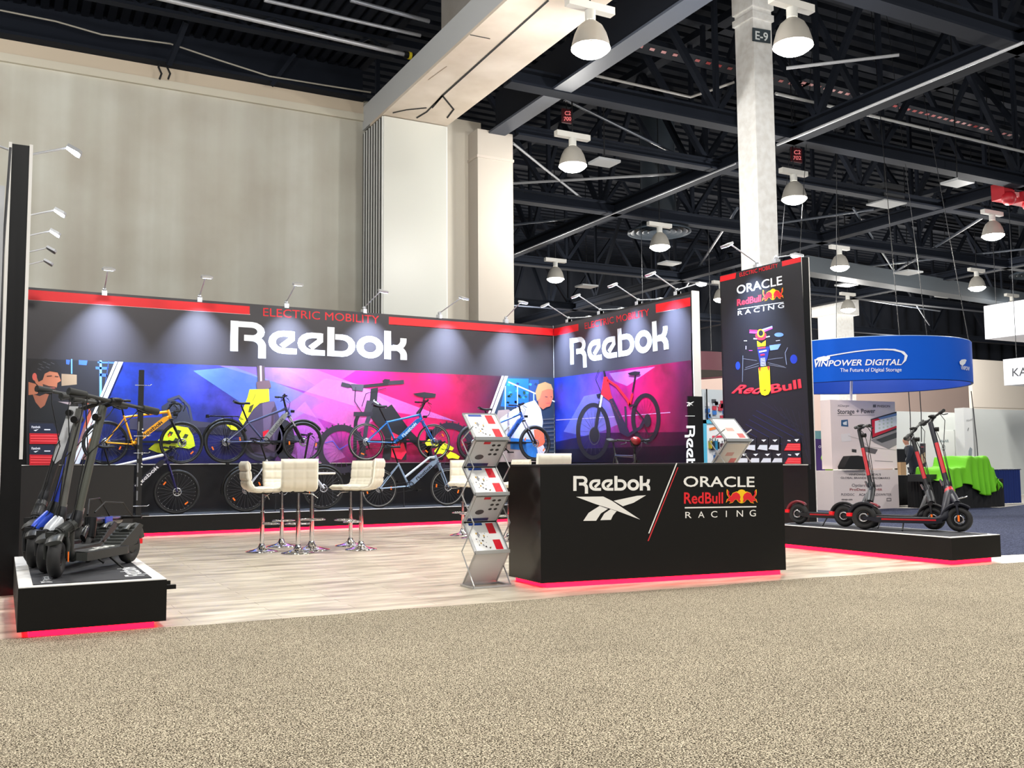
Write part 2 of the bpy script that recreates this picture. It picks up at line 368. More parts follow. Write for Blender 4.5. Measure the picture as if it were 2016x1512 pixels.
# folded partition stack
pc = mat((178, 180, 178), .42); pw = mat((224, 226, 224), .4)
for k in range(8):
    y = 19.0+k*.165; m = M(); m.box((7.03, y, .0), (8.5, y+.09, 8.58), pc if k else mat((198, 199, 192), .3))
    m.box((7.0, y+.02, .0), (7.03, y+.07, 8.58), pw); m.box((7.01, y+.09, 0), (7.03, y+.165, 8.58), mat((14, 14, 16), .7)) ; m.box((8.5, y+.02, .0), (8.53, y+.07, 8.58), pw)
    o = obj('partition_panel', m); tag(o, 'glossy grey movable partition panel at the front of the folded stack' if k == 0 else 'grey folded partition panel seen edge-on in the stack', 'partition panel', 'folded partition panels')
m = M(); ww = mat((196, 190, 178), .7); m.box((8.56, 19.5, 0), (9.6, 19.9, 9.0), ww); struct('wall_recess', m, 'narrow beige wall strip between folded partition and pilaster')
m = M(); m.box((9.27, 19.0, 0), (10.17, 19.9, 8.66), mat((178, 170, 160), .7)); m.box((9.25, 18.98, 8.0), (10.19, 19.9, 8.06), mat((186, 176, 166), .7)); struct('column', m, 'beige square pilaster right of the folded partition')
# E-9 column
CX, CY = 14.1, 15.25
def col_mat():
    m, nt, b, N, Lk = nmat('painted_column', .5); tc = N('ShaderNodeTexCoord'); n = N('ShaderNodeTexNoise'); n.inputs['Scale'].default_value = 7; n.inputs['Detail'].default_value = 5
    r = ramp(N, [(.35, (232, 230, 226)), (.5, (240, 239, 236)), (.65, (246, 246, 244))]); Lk(tc.outputs['Object'], n.inputs['Vector']); Lk(n.outputs[0], r.inputs[0]); Lk(r.outputs[0], b.inputs['Base Color']); return m
colm = col_mat()
m = M(); m.box((CX, CY, 0), (CX+.53, CY+.58, 12.9), colm); m.box((CX-.04, CY-.04, 10.72), (CX+.57, CY+.62, 10.86), colm); m.box((CX-.04, CY-.04, 10.98), (CX+.57, CY+.62, 12.9), colm); m.box((CX-.03, CY-.03, 3.5), (CX+.56, CY+.61, 4.25), colm)
co = struct('column', m, 'white square steel column with an E-9 plate')
def plate(name, x0, y0, x1, y1, base, Y, parent, label, txt, tc_, bold=.01, bordr=None):
    art = Art((0, Y, 0), (0, -1, 0)); art.poly([(x0, y0[0]), (x1, y0[1]), (x1, y1[1]), (x0, y1[0])], base, 1)
    for i, (t, bl, br, tl) in enumerate(txt): art.text(t, bl, br, tl, tc_, bold, 2+i)
    o = obj(name, art.m, parent, label); return o
plate('column_sign', 1481, (54, 60), 1517, (81, 86), (66, 76, 82), CY-.055, co, 'dark plate lettered E-9', [('E-9', (1487, 77), (1512, 81), (1487, 60))], (235, 240, 240), .02)
m = M(); m.box((36.3, 34.0, 0), (37.5, 35.2, 9.0), colm); m.box((36.1, 33.8, 8.3), (37.7, 35.4, 9.2), colm); struct('column', m, 'far white column rising behind the blue ring sign')
# trusses
def truss(p0, p1, zb, zt, step, cw=.3, chh=.26, name='roof_truss', label='dark steel roof truss', web=.13, mtl=STEEL):
    m = M(); p0 = Vector(p0); p1 = Vector(p1); d = p1-p0; n = max(2, int(d.length/step)); ux = Vector((0, 0, 1))
    def P(t, z): q = p0+d*t; return Vector((q.x, q.y, z))
    m.beam(P(0, zb), P(1, zb), cw, .05, mtl); m.beam(P(0, zb+chh), P(1, zb+chh), cw, .05, mtl); m.beam(P(0, zb+chh/2), P(1, zb+chh/2), .06, chh, mtl)
    m.beam(P(0, zt), P(1, zt), cw, .2, mtl)
    for k in range(n):
        a, b2, c = k/n, (k+.5)/n, (k+1)/n
        m.beam(P(a, zb+chh), P(b2, zt), web, web, mtl); m.beam(P(b2, zt), P(c, zb+chh), web, web, mtl); m.beam(P(a, zb+chh), P(a, zt), web*.8, web*.8, mtl)
    o = struct(name, m, label); return o
ST2 = mat((52, 60, 72), .55); ST3 = mat((18, 23, 33), .85, spec=.2)
for Y, l in ((10.6, 'nearest'), (16.27, 'second'), (23.75, 'fourth'), (31.5, 'fifth'), (40, 'farthest')):
    truss((8.6, Y, 0), (88, Y, 0), 8.6, 12.5, 5.2, .34, .3, label='dark steel roof truss running left to right, %s from the stand' % l, mtl=ST3)
truss((10.2, 18.92, 0), (88, 18.92, 0), 8.62, 12.5, 5.2, .3, .2, label='dark steel roof truss running left to right, third from the stand', mtl=ST3)
for X, l in ((16.2, 'over the white column'), (24.8, 'right of the white column'), (34.8, 'far right')):
    truss((X, 2, 0), (X, 56, 0), 8.6, 12.5, 4.5, .36, .3, 'roof_girder', 'dark steel girder running into the hall, %s' % l, mtl=STEEL)
m = M(); m.beam((9.76, 6, 8.62), (9.76, 19.0, 8.62), .42, .05, mat((52, 59, 72), .5)); m.beam((9.76, 6, 9.1), (9.76, 19.0, 9.1), .06, .9, STEEL); struct('roof_girder', m, 'wide grey flanged girder beside the cream beam')
# conduits, tie rods, sprinkler pipes
def two(x0, y0, x1, y1, z, r, c, label, cat='pipe', name='conduit', ext=0, metal=.3):
    a = Zp(x0, y0, z); b2 = Zp(x1, y1, z); d = b2-a; return pipe(name, [a-d*ext, b2+d*ext], r, c, label, cat, metal=metal)
two(1013, 500, 1448, 322, 8.5, .022, (170, 172, 178), 'thin bright conduit under the girder left of the white column')
two(1530, 285, 2014, 84, 8.5, .03, (186, 188, 192), 'bright conduit under the girder right of the white column')
two(1160, 146, 1360, 191, 9.6, .03, (170, 168, 165), 'pale sprinkler pipe crossing behind the nearest lamp', name='sprinkler_pipe')
two(1360, 191, 1445, 162, 9.6, .03, (170, 168, 165), 'pale sprinkler branch bending up to the white column', name='sprinkler_pipe')
two(1683, 220, 2016, 299, 9.3, .035, (176, 176, 174), 'long pale sprinkler pipe at upper right', name='sprinkler_pipe', ext=.05)
two(1527, 184, 1660, 215, 9.3, .035, (176, 176, 174), 'pale sprinkler pipe right behind the white column', name='sprinkler_pipe')
m = M(); tie = [((1010, 282), (1182, 420)), ((1010, 361), (1450, 335)), ((1548, 134), (1770, 108)), ((1012, 442), (1170, 425)), ((1350, 565), (1452, 410)), ((1110, 195), (1385, 330)), ((1680, 410), (1830, 640)), ((1690, 580), (1960, 412)), ((1530, 440), (1720, 412)), ((1600, 575), (1850, 612)), ((1700, 525), (2016, 490))]
for i, (a, b2) in enumerate(tie):
    pa = Zp(*a, 9.0); pb = Zp(*b2, 9.0)
    if (pb-pa).length > 60: continue
    o = pipe('tie_rod', [pa, pb], .02+.0006*pa.length, (150, 152, 156) if i < 3 else (62, 68, 78), ['bright diagonal brace rod right of the pilaster', 'bright level brace rod crossing behind a lamp', 'pale brace rod right of the E-9 column', 'dark rod low beside the pilaster', 'dark rod rising to the column from the stand lights', 'dark diagonal rod under the cream beam', 'dark diagonal rod left over the blue ring', 'dark diagonal rod crossing up to the far lamp', 'dark level rod beside the column', 'dark rod just above the blue ring', 'dark thin rod over the far right'][i], 'brace rod', 'brace rods of the hall roof'); o['kind'] = 'structure'
# perforated joists; the red glow in their holes is painted on as slots
for (p, q, z, n, l) in (((1262, 84), (1600, 168), 10.4, 16, 'left'), ((1590, 158), (2020, 268), 10.4, 34, 'right')):
    a = Zp(*p, z); b2 = Zp(*q, z); m = M(); m.beam(a+Vector((0, .3, .12)), b2+Vector((0, .3, .12)), .5, .12, STEEL)
    t = obj('perforated_joist', m); tag(t, 'dark perforated joist with its red glow painted as slots, %s of the white column' % l, 'perforated joist'); s = M(); d = b2-a
    for k in range(n):
        c = a+d*((k+.5)/n)+Vector((0, .3, .05)); s.add([c+Vector((-.08, -.1, 0)), c+Vector((.05, -.1, 0)), c+Vector((.1, .02, 0)), c+Vector((-.03, .02, 0))], [(0, 1, 2, 3)], mat((150, 24, 26), .5))
    obj('slots', s, t, 'painted red glow in the holes')
# air diffusers
def diffuser(x, y, z, r, label, ztop=12.8):
    t = thing('air_diffuser', (x, y, z), label, 'air diffuser', 'round air diffusers')
    dm = mat((50, 58, 66), .5)
    obj('duct', M().lathe((0, 0, 0), [(r*.55, .3), (r*.55, ztop-z)], dm, 28), t)
    obj('skirt', M().lathe((0, 0, 0), [(r, -.05), (r*1.0, 0), (r*.75, .12), (r*.55, .32)], dm, 36), t)
    m = M()
    for k, q in enumerate((.84, .66, .48, .3)): m.lathe((0, 0, 0), [(r*q+.06, -.03), (r*q-.05, .1)], dm, 28)
    obj('rings', m, t)
    return t
diffuser(18.5, 24.6, 8.5, 1.02, 'dark round air diffuser on a thick duct left of the column'); diffuser(37, 24, 8.6, 1.0, 'dark round air diffuser at far right above the white box sign')
m = M(); p = Zp(1240, 545, 8.8)
# flat grey ceiling panels
for (x, y, w_, h_, l) in ((1190, 322, 48, 14, 'beside the second lamp'), (1318, 520, 36, 8, 'below the big diffuser'), (1885, 362, 44, 10, 'right below the truss'), (1667, 562, 34, 6, 'under the lamp over the blue ring'), (1865, 584, 34, 5, 'left of the far lamp'), (1155, 565, 36, 7, 'above the inner stand lights'), (1788, 538, 40, 5, 'in front of the dark curtain')):
    c = Zp(x, y, 8.2); k = c.length/FPX; sx = w_*k/2; m = M().box((-sx, -sx*.8, 0), (sx, sx*.8, .06), mat((138, 140, 142), .5)); m.cyl((0, 0, .06), (0, 0, 4.7), .015, DMETAL, 6)
    o = obj('ceiling_panel', m); o.location = c; tag(o, 'flat grey square panel hanging %s' % l, 'hanging panel', 'flat hanging panels')
# C2 bay signs
for (x, y, w_, h_, t2, l) in ((1117, 228, 18, 24, '700', 'C2 700'), (1569, 305, 20, 24, '702', 'C2 702'), (1944, 381, 13, 10, '', 'C2 far')):
    Y = 17.6 if x < 1200 else (23.4 if x < 1700 else 20)
    art = Art((0, Y, 0), (0, -1, 0)); art.poly([(x-w_/2, y-h_/2), (x+w_/2, y-h_/2), (x+w_/2, y+h_/2), (x-w_/2, y+h_/2)], (70, 16, 24), 1)
    if t2: art.text('C2', (x-w_*.3, y-1.5), (x+w_*.36, y-1.5), (x-w_*.3, y-h_*.4), mat((250, 130, 130), .5, emis=.3), .02, 2); art.text(t2, (x-w_*.4, y+h_*.4), (x+w_*.42, y+h_*.4), (x-w_*.4, y+h_*.07), mat((238, 120, 120), .5, emis=.25), .02, 3)
    else: art.text('C2', (x-w_*.36, y+h_*.25), (x+w_*.36, y+h_*.25), (x-w_*.36, y-h_*.3), mat((238, 150, 150), .5, emis=.2), .02, 2)
    c = art.at(x, y); m = art.m; c0 = art.at(x-w_/2, y+h_/2); c1 = art.at(x+w_/2, y-h_/2); m.box((c0.x, Y+.01, c0.z), (c1.x, Y+.06, c1.z), mat((70, 16, 24), .6)); m.cyl((c.x, Y+.04, c1.z), (c.x, Y+.04, 12.95), .012, DMETAL, 6)
    tag(obj('bay_sign', m), 'small hanging red bay sign ' + {'C2 far': 'lettered only C2, at far right', 'C2 700': 'lettered C2 over 700, right of the pilaster', 'C2 702': 'lettered C2 over 702, right of the white column'}[l], 'sign', 'hanging bay signs')
# high-bay lamps
GLOW = mat((255, 250, 238), .5, emis=40)
def highbay(x, y, label, w=1.0, dim=1):
    t = thing('high_bay_lamp', (x, y, LAMP_Z), label, 'ceiling lamp', 'high-bay lamps of the hall')
    obj('reflector', M().lathe((0, 0, 0), [(.305, 0), (.29, .1), (.25, .24), (.19, .36), (.11, .43), (.085, .45)], mat((176, 172, 164), .35, .2), 24), t)
    obj('lens', M().lathe((0, 0, 0), [(.0, -.12), (.1, -.112), (.2, -.08), (.27, -.03), (.303, .02)], GLOW, 24), t, 'glowing white lens')
    obj('neck', M().cyl((0, 0, .44), (0, 0, .62), .085, mat((205, 205, 200), .5), 12), t)
    obj('ballast_box', M().box((-.42, -.07, .62), (.42, .07, .74), mat((214, 212, 206), .5)), t)
    obj('hanger', M().cyl((0, 0, .74), (0, 0, 5.5), .014, DMETAL, 6), t)
    point('lamp_light', (0, 0, -.32), LAMP_W*w, (1.0, .975, .925), .16, t); area('lamp_downlight', (0, 0, -.14), .5, LAMP_W*w*.3, (1.0, .975, .925), spread=150, parent=t)
    return t
names = ['largest bright dome lamp, hanging just right of the cream beam', 'large dome lamp right beside the E-9 column', 'dome lamp near the pilaster, under the first red bay sign', 'dome lamp right of the white column, under the red bay sign', 'lamp glowing under the big round air diffuser',
         'small dome lamp above the inner stand wall', 'dome lamp at far right above the white box sign', 'dome lamp right of the tall stand panel', 'small lamp at far right above the white hanging box', 'small lamp just above the blue ring sign', 'tiny lamp beside the left edge of the tall stand panel', 'tiny lamp far back by the lettered hanging sign']
for i, ((x, y), nm) in enumerate(zip(LAMPS_SEEN, names)): highbay(x, y, nm, (.5, 1.05, .45, .9, 1, 1, 1, 1, 1, 1, 1, 1)[i])
# far wall, curtain, duct
m = M(); m.box((9, 48, 0), (90, 48.4, 7.6), mat((240, 214, 204), .8)); struct('wall_far', m, 'pale pinkish far wall of the hall')
m = M(); mt = mat((22, 27, 38), .9); n = 300; P = [(11+i*.265, 47.6+.16*math.sin(i*1.1)) for i in range(n)]
m.add([(a, b2, z) for a, b2 in P for z in (7.9, 12.9)], [(2*i, 2*i+1, 2*i+3, 2*i+2) for i in range(n-1)], mt, True)
struct('wall_far_curtain', m, 'dark pleated curtain above the far wall')
pipe('air_duct', [(9, 46.8, 7.55), (89.4, 46.8, 7.55)], .33, (214, 204, 190), 'long beige air duct along the top of the far wall', 'duct', n=14)
m = M(); m.box((89.8, -10, 0), (90, 58, 13), mat((40, 44, 52), .9)); struct('wall_right', m, 'dark right hand end wall of the hall')
m = M(); m.beam((26, 26, 8.35), (80, 31.5, 8.35), .7, .6, mat((60, 66, 72), .6)); struct('trim_2', m, 'broad grey duct crossing the hall at right')
c = Zp(1745, 400, 8.6); m = M().box((-.42, -.3, 0), (.42, .3, .5), mat((24, 27, 31), .6)); m.box((-.46, -.34, -.04), (.46, .34, 0), mat((120, 122, 124), .5)); m.cyl((0, 0, .5), (0, 0, 4.2), .04, DMETAL, 6)
o = obj('unit_heater', m); o.location = c; tag(o, 'black box heater with pale lower rim hanging under the truss', 'heater')
c = Zp(1992, 398, 8.3); t = thing('chain_hoist', c, 'red motor hoist hanging at the right edge', 'hoist')
rm = mat((176, 28, 40), .45); obj('motor', M().box((-.6, -.2, 0), (-.15, .2, .45), rm).ball((-.45, -.22, .0), .2, rm), t); obj('hook_block', M().box((.2, -.2, .0), (.8, .2, .42), rm).ball((.5, -.2, -.05), .2, rm), t); obj('bar', M().box((-.2, -.1, .15), (.3, .1, .35), mat((230, 150, 150), .5)), t)
# ================================================================ THE STAND
YW, XR, HT = 17.1, 10.08, 3.96            # back wall plane, right wall plane, wall height
def plank_mat():
    m, nt, b, N, Lk = nmat('vinyl_plank', .38); tc = N('ShaderNodeTexCoord')
    mp = N('ShaderNodeMapping'); mp.inputs['Scale'].default_value = (1.0, 3.6, 1); n = N('ShaderNodeTexNoise'); n.inputs['Scale'].default_value = 1.6; n.inputs['Detail'].default_value = 5
    r = ramp(N, [(.3, (160, 153, 140)), (.5, (206, 199, 184)), (.7, (234, 228, 214))])
    br = N('ShaderNodeTexBrick'); br.inputs['Scale'].default_value = 1; br.inputs['Brick Width'].default_value = 1.25; br.inputs['Row Height'].default_value = .18; br.inputs['Mortar Size'].default_value = .002
    br.inputs['Color1'].default_value = (*lin((236, 230, 222)), 1); br.inputs['Color2'].default_value = (*lin((255, 252, 246)), 1); br.inputs['Mortar'].default_value = (*lin((150, 140, 128)), 1)
    mx = N('ShaderNodeMix', data_type='RGBA', blend_type='MULTIPLY'); mx.inputs[0].default_value = 1
    Lk(tc.outputs['Object'], mp.inputs[0]); Lk(mp.outputs[0], n.inputs['Vector']); Lk(n.outputs[0], r.inputs[0]); Lk(tc.outputs['Object'], br.inputs['Vector'])
    Lk(r.outputs[0], mx.inputs[6]); Lk(br.outputs['Color'], mx.inputs[7]); Lk(mx.outputs[2], b.inputs['Base Color']); return m
m = M(); m.prism([(x, edge_y(x)-.02) for x in [i*.25 for i in range(0, 41)]]+[(10.25, edge_y(10.2)-.02), (10.25, 17.3), (-.02, 17.3), (-.02, edge_y(0)-.02)], -.02, .006, plank_mat())
m.prism([(10.25, edge_y(10.2)-.02), (12.5, 6.44), (13.2, 6.43), (13.2, 6.95), (12.5, 7.02), (10.25, 7.37)], -.02, .006, m.mats[0])
struct('floor_stand', m, 'pale greige wood-look vinyl floor of the stand')
PANEL = mat((8, 7, 8), .36, spec=.35); CAP = mat((228, 226, 222), .5); LEDR = mat((255, 8, 34), .5, emis=7.0)
def frame_edges(m, pts, r, mt):
    for a, b2 in pts: m.beam(a, b2, r, r, mt)
# ---- back wall
m = M(); m.box((.16, YW, 0), (XR+.14, YW+.14, HT), PANEL)
m.box((.16, YW-.004, 1.135), (XR, YW, 1.15), CAP); m.box((XR-.012, YW-.008, 0), (XR, YW, HT), mat((180, 180, 186), .5)); m.box((5.36, YW-.0015, 0), (5.366, YW, HT), mat((60, 60, 66), .5))
bw_ = obj('display_wall', m); tag(bw_, 'long back display wall with big white brand name over a blue to pink bicycle mural', 'display wall')
def top(x): return 706+(744-706)*(x-58)/(1090-58)
art = Art((0, YW-.006, 0), (0, -1, 0))
HEAD = mat((50, 46, 50), .34); art.poly([(52, 565), (1090, 643), (1090, top(1090)), (52, top(52))], HEAD, 1); art.line([(56, 590), (492.5, 619)], 1.2, (235, 200, 200), L=1.5); art.line([(766, 638.5), (1090, 662)], 1.2, (235, 200, 200), L=1)
art.poly([(54, 570), (491.5, 603), (491.5, 619), (54, 590)], (216, 6, 20), 2); art.poly([(765.5, 623.5), (1090.5, 647), (1090.5, 661), (765.5, 638.5)], (216, 6, 20), 2)
art.text('ELECTRIC MOBILITY', (518, 622), (746.5, 637), (518, 605), (214, 8, 28), 0.0, 3)
art.geo(WORD, (453, 691), (801, 709), (454, 631), (244, 248, 252), 3)
obj('header_print', art.m, bw_)
def mural_mat(name, stops, axis, a, b2, zr=(1.2, 2.85), dark=(6, 4, 18)):
    m, nt, b, N, Lk = nmat(name, .4); tc = N('ShaderNodeTexCoord'); sx = N('ShaderNodeSeparateXYZ'); mr = N('ShaderNodeMapRange'); mr.inputs[1].default_value = a; mr.inputs[2].default_value = b2
    n = N('ShaderNodeTexNoise'); n.inputs['Scale'].default_value = 1.1; n.inputs['Detail'].default_value = 6; n.inputs['Roughness'].default_value = .6
    ad = N('ShaderNodeMath', operation='MULTIPLY_ADD'); ad.inputs[1].default_value = .16
    r = ramp(N, stops); r2 = ramp(N, [(.34, dark), (.5, (190, 190, 200)), (.66, (255, 255, 255))])
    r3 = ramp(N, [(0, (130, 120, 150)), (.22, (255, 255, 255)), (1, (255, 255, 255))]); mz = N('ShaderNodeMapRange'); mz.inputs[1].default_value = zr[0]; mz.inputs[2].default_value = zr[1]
    mx = N('ShaderNodeMix', data_type='RGBA', blend_type='MULTIPLY'); mx.inputs[0].default_value = .8
    mx2 = N('ShaderNodeMix', data_type='RGBA', blend_type='MULTIPLY'); mx2.inputs[0].default_value = .9
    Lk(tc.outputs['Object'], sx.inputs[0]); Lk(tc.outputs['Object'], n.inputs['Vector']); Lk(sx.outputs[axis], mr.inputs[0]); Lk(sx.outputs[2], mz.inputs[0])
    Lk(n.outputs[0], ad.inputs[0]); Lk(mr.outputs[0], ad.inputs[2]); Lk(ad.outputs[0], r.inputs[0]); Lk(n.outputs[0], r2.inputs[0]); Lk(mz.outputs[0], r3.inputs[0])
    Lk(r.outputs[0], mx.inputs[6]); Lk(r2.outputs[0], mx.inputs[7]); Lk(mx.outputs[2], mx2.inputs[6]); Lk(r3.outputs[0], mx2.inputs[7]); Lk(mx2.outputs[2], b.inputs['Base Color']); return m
MUR = mural_mat('mural_smoke', [(.1, (18, 22, 50)), (.2, (8, 50, 150)), (.34, (26, 52, 160)), (.46, (76, 60, 160)), (.6, (160, 56, 170)), (.7, (224, 14, 112)), (.88, (214, 0, 76)), (1.0, (44, 20, 50))], 0, .3, 9.4)
art = Art((0, YW-.006, 0), (0, -1, 0))
def top(x): return 706+(744-706)*(x-58)/(1090-58)
def bot(x): return 914-(914-909)*(x-58)/(1090-58)
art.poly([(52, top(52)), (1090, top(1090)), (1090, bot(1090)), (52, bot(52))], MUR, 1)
# translucent angular shards of light
def al(c, a): return mat(c, .4, alpha=a)
art.poly([(430, top(430)), (620, top(620)), (900, 830), (700, 800)], al((190, 150, 250), .25), 2)
art.poly([(640, 745), (700, 755), (780, 800), (700, 850), (560, 800)], al((255, 150, 230), .22), 3)
art.poly([(380, 730), (460, 722), (640, 790), (560, 835), (470, 790)], al((120, 170, 255), .22), 3)
art.poly([(560, top(560)), (700, top(700)), (640, 770)], al((200, 120, 255), .2), 4)
art.poly([(560, 830), (600, 790), (680, 900), (650, bot(650)), (540, bot(540))], al((240, 140, 220), .2), 4)
art.poly([(230, 850), (420, 840), (500, 852), (560, 880), (560, bot(560)), (230, bot(230))], al((20, 20, 60), .4), 5)
art.poly([(255, 824), (330, 820), (395, 830), (470, 838), (600, 860), (600, 872), (440, 856), (255, 845)], (54, 50, 66), 5)
# big wheel and yellow-nosed electric bicycle print
dk = (34, 32, 40); dk2 = (58, 52, 66)
art.disc(517, 862, 46, 46, dk, 6); art.ring(517, 862, 38, 38, 3, (66, 60, 76), 7); art.disc(560, 866, 20, 40, (28, 26, 34), 6)
art.poly([(498, 795), (540, 790), (552, 830), (540, 900), (500, 892), (480, 850)], (62, 50, 74), 8); art.poly([(516, 792), (540, 790), (540, 890), (520, 880)], (92, 74, 100), 9)
art.poly([(506, 720), (521, 721), (522, 765), (508, 765)], (70, 56, 60), 8); art.poly([(511, 720), (515, 720), (516, 765), (512, 765)], (170, 140, 150), 9)
art.poly([(504, 752), (530, 748), (534, 762), (520, 770), (506, 766)], (90, 66, 74), 10)
YL = (226, 232, 20)
art.poly([(491, 767), (529, 766), (530, 790), (511, 794), (498, 806), (478, 837), (470, 826), (487, 783)], YL, 11); art.poly([(445, 836), (462, 838), (468, 847), (455, 846)], YL, 11); art.poly([(491, 800), (500, 795), (494, 812), (488, 812)], (60, 56, 20), 12); art.line([(497, 790), (503, 776)], 1.2, (80, 76, 20), L=12)
art.poly([(517, 850), (528, 846), (530, 862), (518, 866)], (214, 20, 40), 12)
# front view of a black bicycle print
bk = (22, 20, 24)
art.line([(672, 757), (700, 762), (740, 758), (795, 752)], 6, bk, L=6); art.line([(764, 754), (795, 752)], 8, (40, 38, 44), L=7); art.line([(672, 756), (688, 760)], 8, (40, 38, 44), L=7)
art.poly([(752, 750), (757, 746), (768, 747), (766, 753), (756, 756)], bk, 8); art.poly([(690, 756), (716, 757), (714, 770), (694, 768)], (60, 56, 66), 8)
art.poly([(730, 765), (744, 763), (742, 790), (770, 812), (800, 860), (800, 905), (780, 905), (752, 850), (722, 812), (728, 786)], bk, 6)
art.poly([(722, 788), (738, 790), (730, 815), (716, 812)], (44, 40, 46), 7); art.line([(706, 815), (700, 830), (698, 900)], 7, bk, L=6); art.line([(728, 815), (722, 832), (712, 905)], 8, (48, 46, 56), L=7)
art.line([(696, 815), (734, 815)], 8, (34, 30, 38), L=8); art.line([(700, 762), (698, 790), (712, 812)], 1.4, bk, L=9); art.line([(760, 764), (720, 775), (712, 800)], 1.2, bk, L=9)
art.text('Reebok', (734, 790), (745, 797), (736, 786), (220, 220, 225), .01, 10)
for (cx, cy, rx) in ((672, 884, 42), (885, 880, 42)):
    art.ring(cx, cy, rx, 42, 12, (30, 22, 34), 5)
    for k in range(26):
        t = k*2*PI/26; art.line([(cx+rx*1.12*math.cos(t), cy+47*math.sin(t)), (cx+rx*1.24*math.cos(t), cy+51*math.sin(t))], 3, (34, 26, 38), L=4)
    for k in range(10):
        t = k*PI/10; art.line([(cx-rx*.85*math.cos(t), cy-36*math.sin(t)), (cx+rx*.85*math.cos(t), cy+36*math.sin(t))], .7, (90, 40, 90), L=4)
art.line([(640, 872), (655, 868), (668, 885), (690, 872)], 1.6, (60, 60, 160), L=6)
art.poly([(812, 775), (835, 772), (858, 775), (857, 782), (840, 784), (822, 780)], bk, 8); art.line([(835, 783), (832, 800), (820, 815)], 4, bk, L=8); art.line([(765, 800), (800, 850), (830, 880), (870, 872)], 14, bk, L=5); art.line([(770, 830), (760, 905)], 16, bk, L=5); art.line([(845, 845), (842, 905)], 12, (40, 18, 34), L=5)
for (x, y) in ((850, 872), (868, 888), (892, 897), (880, 880)): art.poly([(x-14, y), (x-6, y-8), (x+4, y-4), (x+13, y+2), (x+10, y+7), (x-2, y+5), (x-10, y+6)], (216, 226, 30), 10)
art.poly([(770, 850), (790, 860), (800, 890), (790, 905), (770, 900)], (224, 16, 60), 9)
# yellow helmet print behind the yellow bike
art.poly([(318, 860), (326, 843), (346, 838), (370, 842), (380, 858), (384, 878), (372, 884), (352, 880), (334, 884), (324, 892), (310, 891), (292, 884), (310, 868)], (206, 220, 24), 8)
for (x, y) in ((334, 853), (350, 850), (364, 858), (345, 866), (360, 872), (332, 870)): art.poly([(x-5, y+4), (x, y-4), (x+7, y-2), (x+3, y+5)], (44, 50, 24), 9)
art.line([(330, 788), (352, 780), (372, 800), (378, 830)], 5, (50, 52, 70), L=7); art.poly([(318, 800), (340, 786), (366, 800), (376, 830), (340, 836), (320, 826)], (40, 42, 58), 6)
# left inset photo: man in a black shirt beside a street
art.poly([(52, top(52)), (238, top(238)), (156, bot(156)), (52, bot(52))], (24, 22, 28), 12)
for (x0, y0, x1, y1) in ((130, 708, 138, 718), (155, 709, 172, 719), (192, 712, 226, 716), (188, 722, 214, 728), (196, 735, 212, 742)): art.poly([(x0, y0), (x1, y0+1), (x1-2, y1), (x0, y1-1)], (50, 86, 170), 13)
art.line([(141, 707), (141, 736)], 2.4, (100, 160, 230), L=13); art.line([(198, 710), (198, 800)], 4.4, (96, 160, 232), L=13); art.line([(214, 711), (205, 770)], 2, (40, 60, 100), L=13)
art.poly([(121, 736), (151, 738), (151, 757), (121, 760)], (150, 124, 96), 13); art.poly([(96, 790), (140, 792), (136, 806), (96, 806)], (150, 130, 128), 13); art.poly([(92, 822), (118, 822), (112, 832), (92, 830)], (126, 110, 106), 13)
art.poly([(56, 772), (70, 776), (96, 786), (140, 798), (172, 826), (182, 880), (160, 905), (112, 832), (56, 828)], (15, 15, 18), 14)
SK = (176, 104, 72)
art.poly([(56, 752), (70, 756), (80, 770), (72, 776), (56, 778)], SK, 15); art.poly([(64, 776), (78, 780), (98, 772), (88, 798), (80, 804), (70, 792)], (150, 86, 60), 15)
art.poly([(64, 740), (80, 728), (112, 730), (117, 742), (120, 750), (113, 754), (112, 762), (104, 770), (92, 772), (80, 764), (70, 754)], SK, 16); art.poly([(84, 756), (96, 760), (110, 762), (110, 768), (98, 776), (86, 772)], (60, 40, 34), 17)
art.poly([(58, 750), (57, 722), (68, 710), (90, 706), (110, 711), (122, 728), (116, 734), (98, 731), (88, 736), (84, 748), (76, 752), (72, 742), (64, 744), (63, 752)], (22, 18, 20), 18); art.disc(68, 742, 4.5, 7.5, (206, 92, 78), 19)
art.line([(92, 741), (102, 740)], 1.6, (50, 30, 26), L=19); art.line([(108, 741), (115, 742)], 1.6, (50, 30, 26), L=19); art.line([(96, 764), (108, 764)], 1.4, (190, 90, 84), L=19)
for (x, y) in ((76, 716), (84, 712), (92, 716), (100, 714), (80, 722), (90, 722), (74, 726)): art.line([(x, y), (x+7, y+3)], .8, (86, 84, 90), L=19)
art.poly([(165, 780), (178, 800), (182, 860), (172, 905), (162, 905), (150, 870), (160, 830)], (168, 76, 50), 15); art.poly([(140, 850), (172, 840), (178, 905), (146, 905)], (130, 90, 86), 16)
# stripes
for (x0, x1) in ((226, 231), (233, 242)):
    art.poly([(x0, top(x0)), (x1, top(x1)), (x1-86, bot(160)), (x0-86, bot(160))], (232, 234, 238), 19)
for (x0, x1) in ((987, 991), (993, 999)):
    art.poly([(x0, top(x0)), (x1, top(x1)), (x1-62, bot(930)), (x0-62, bot(930))], (232, 234, 238), 19)
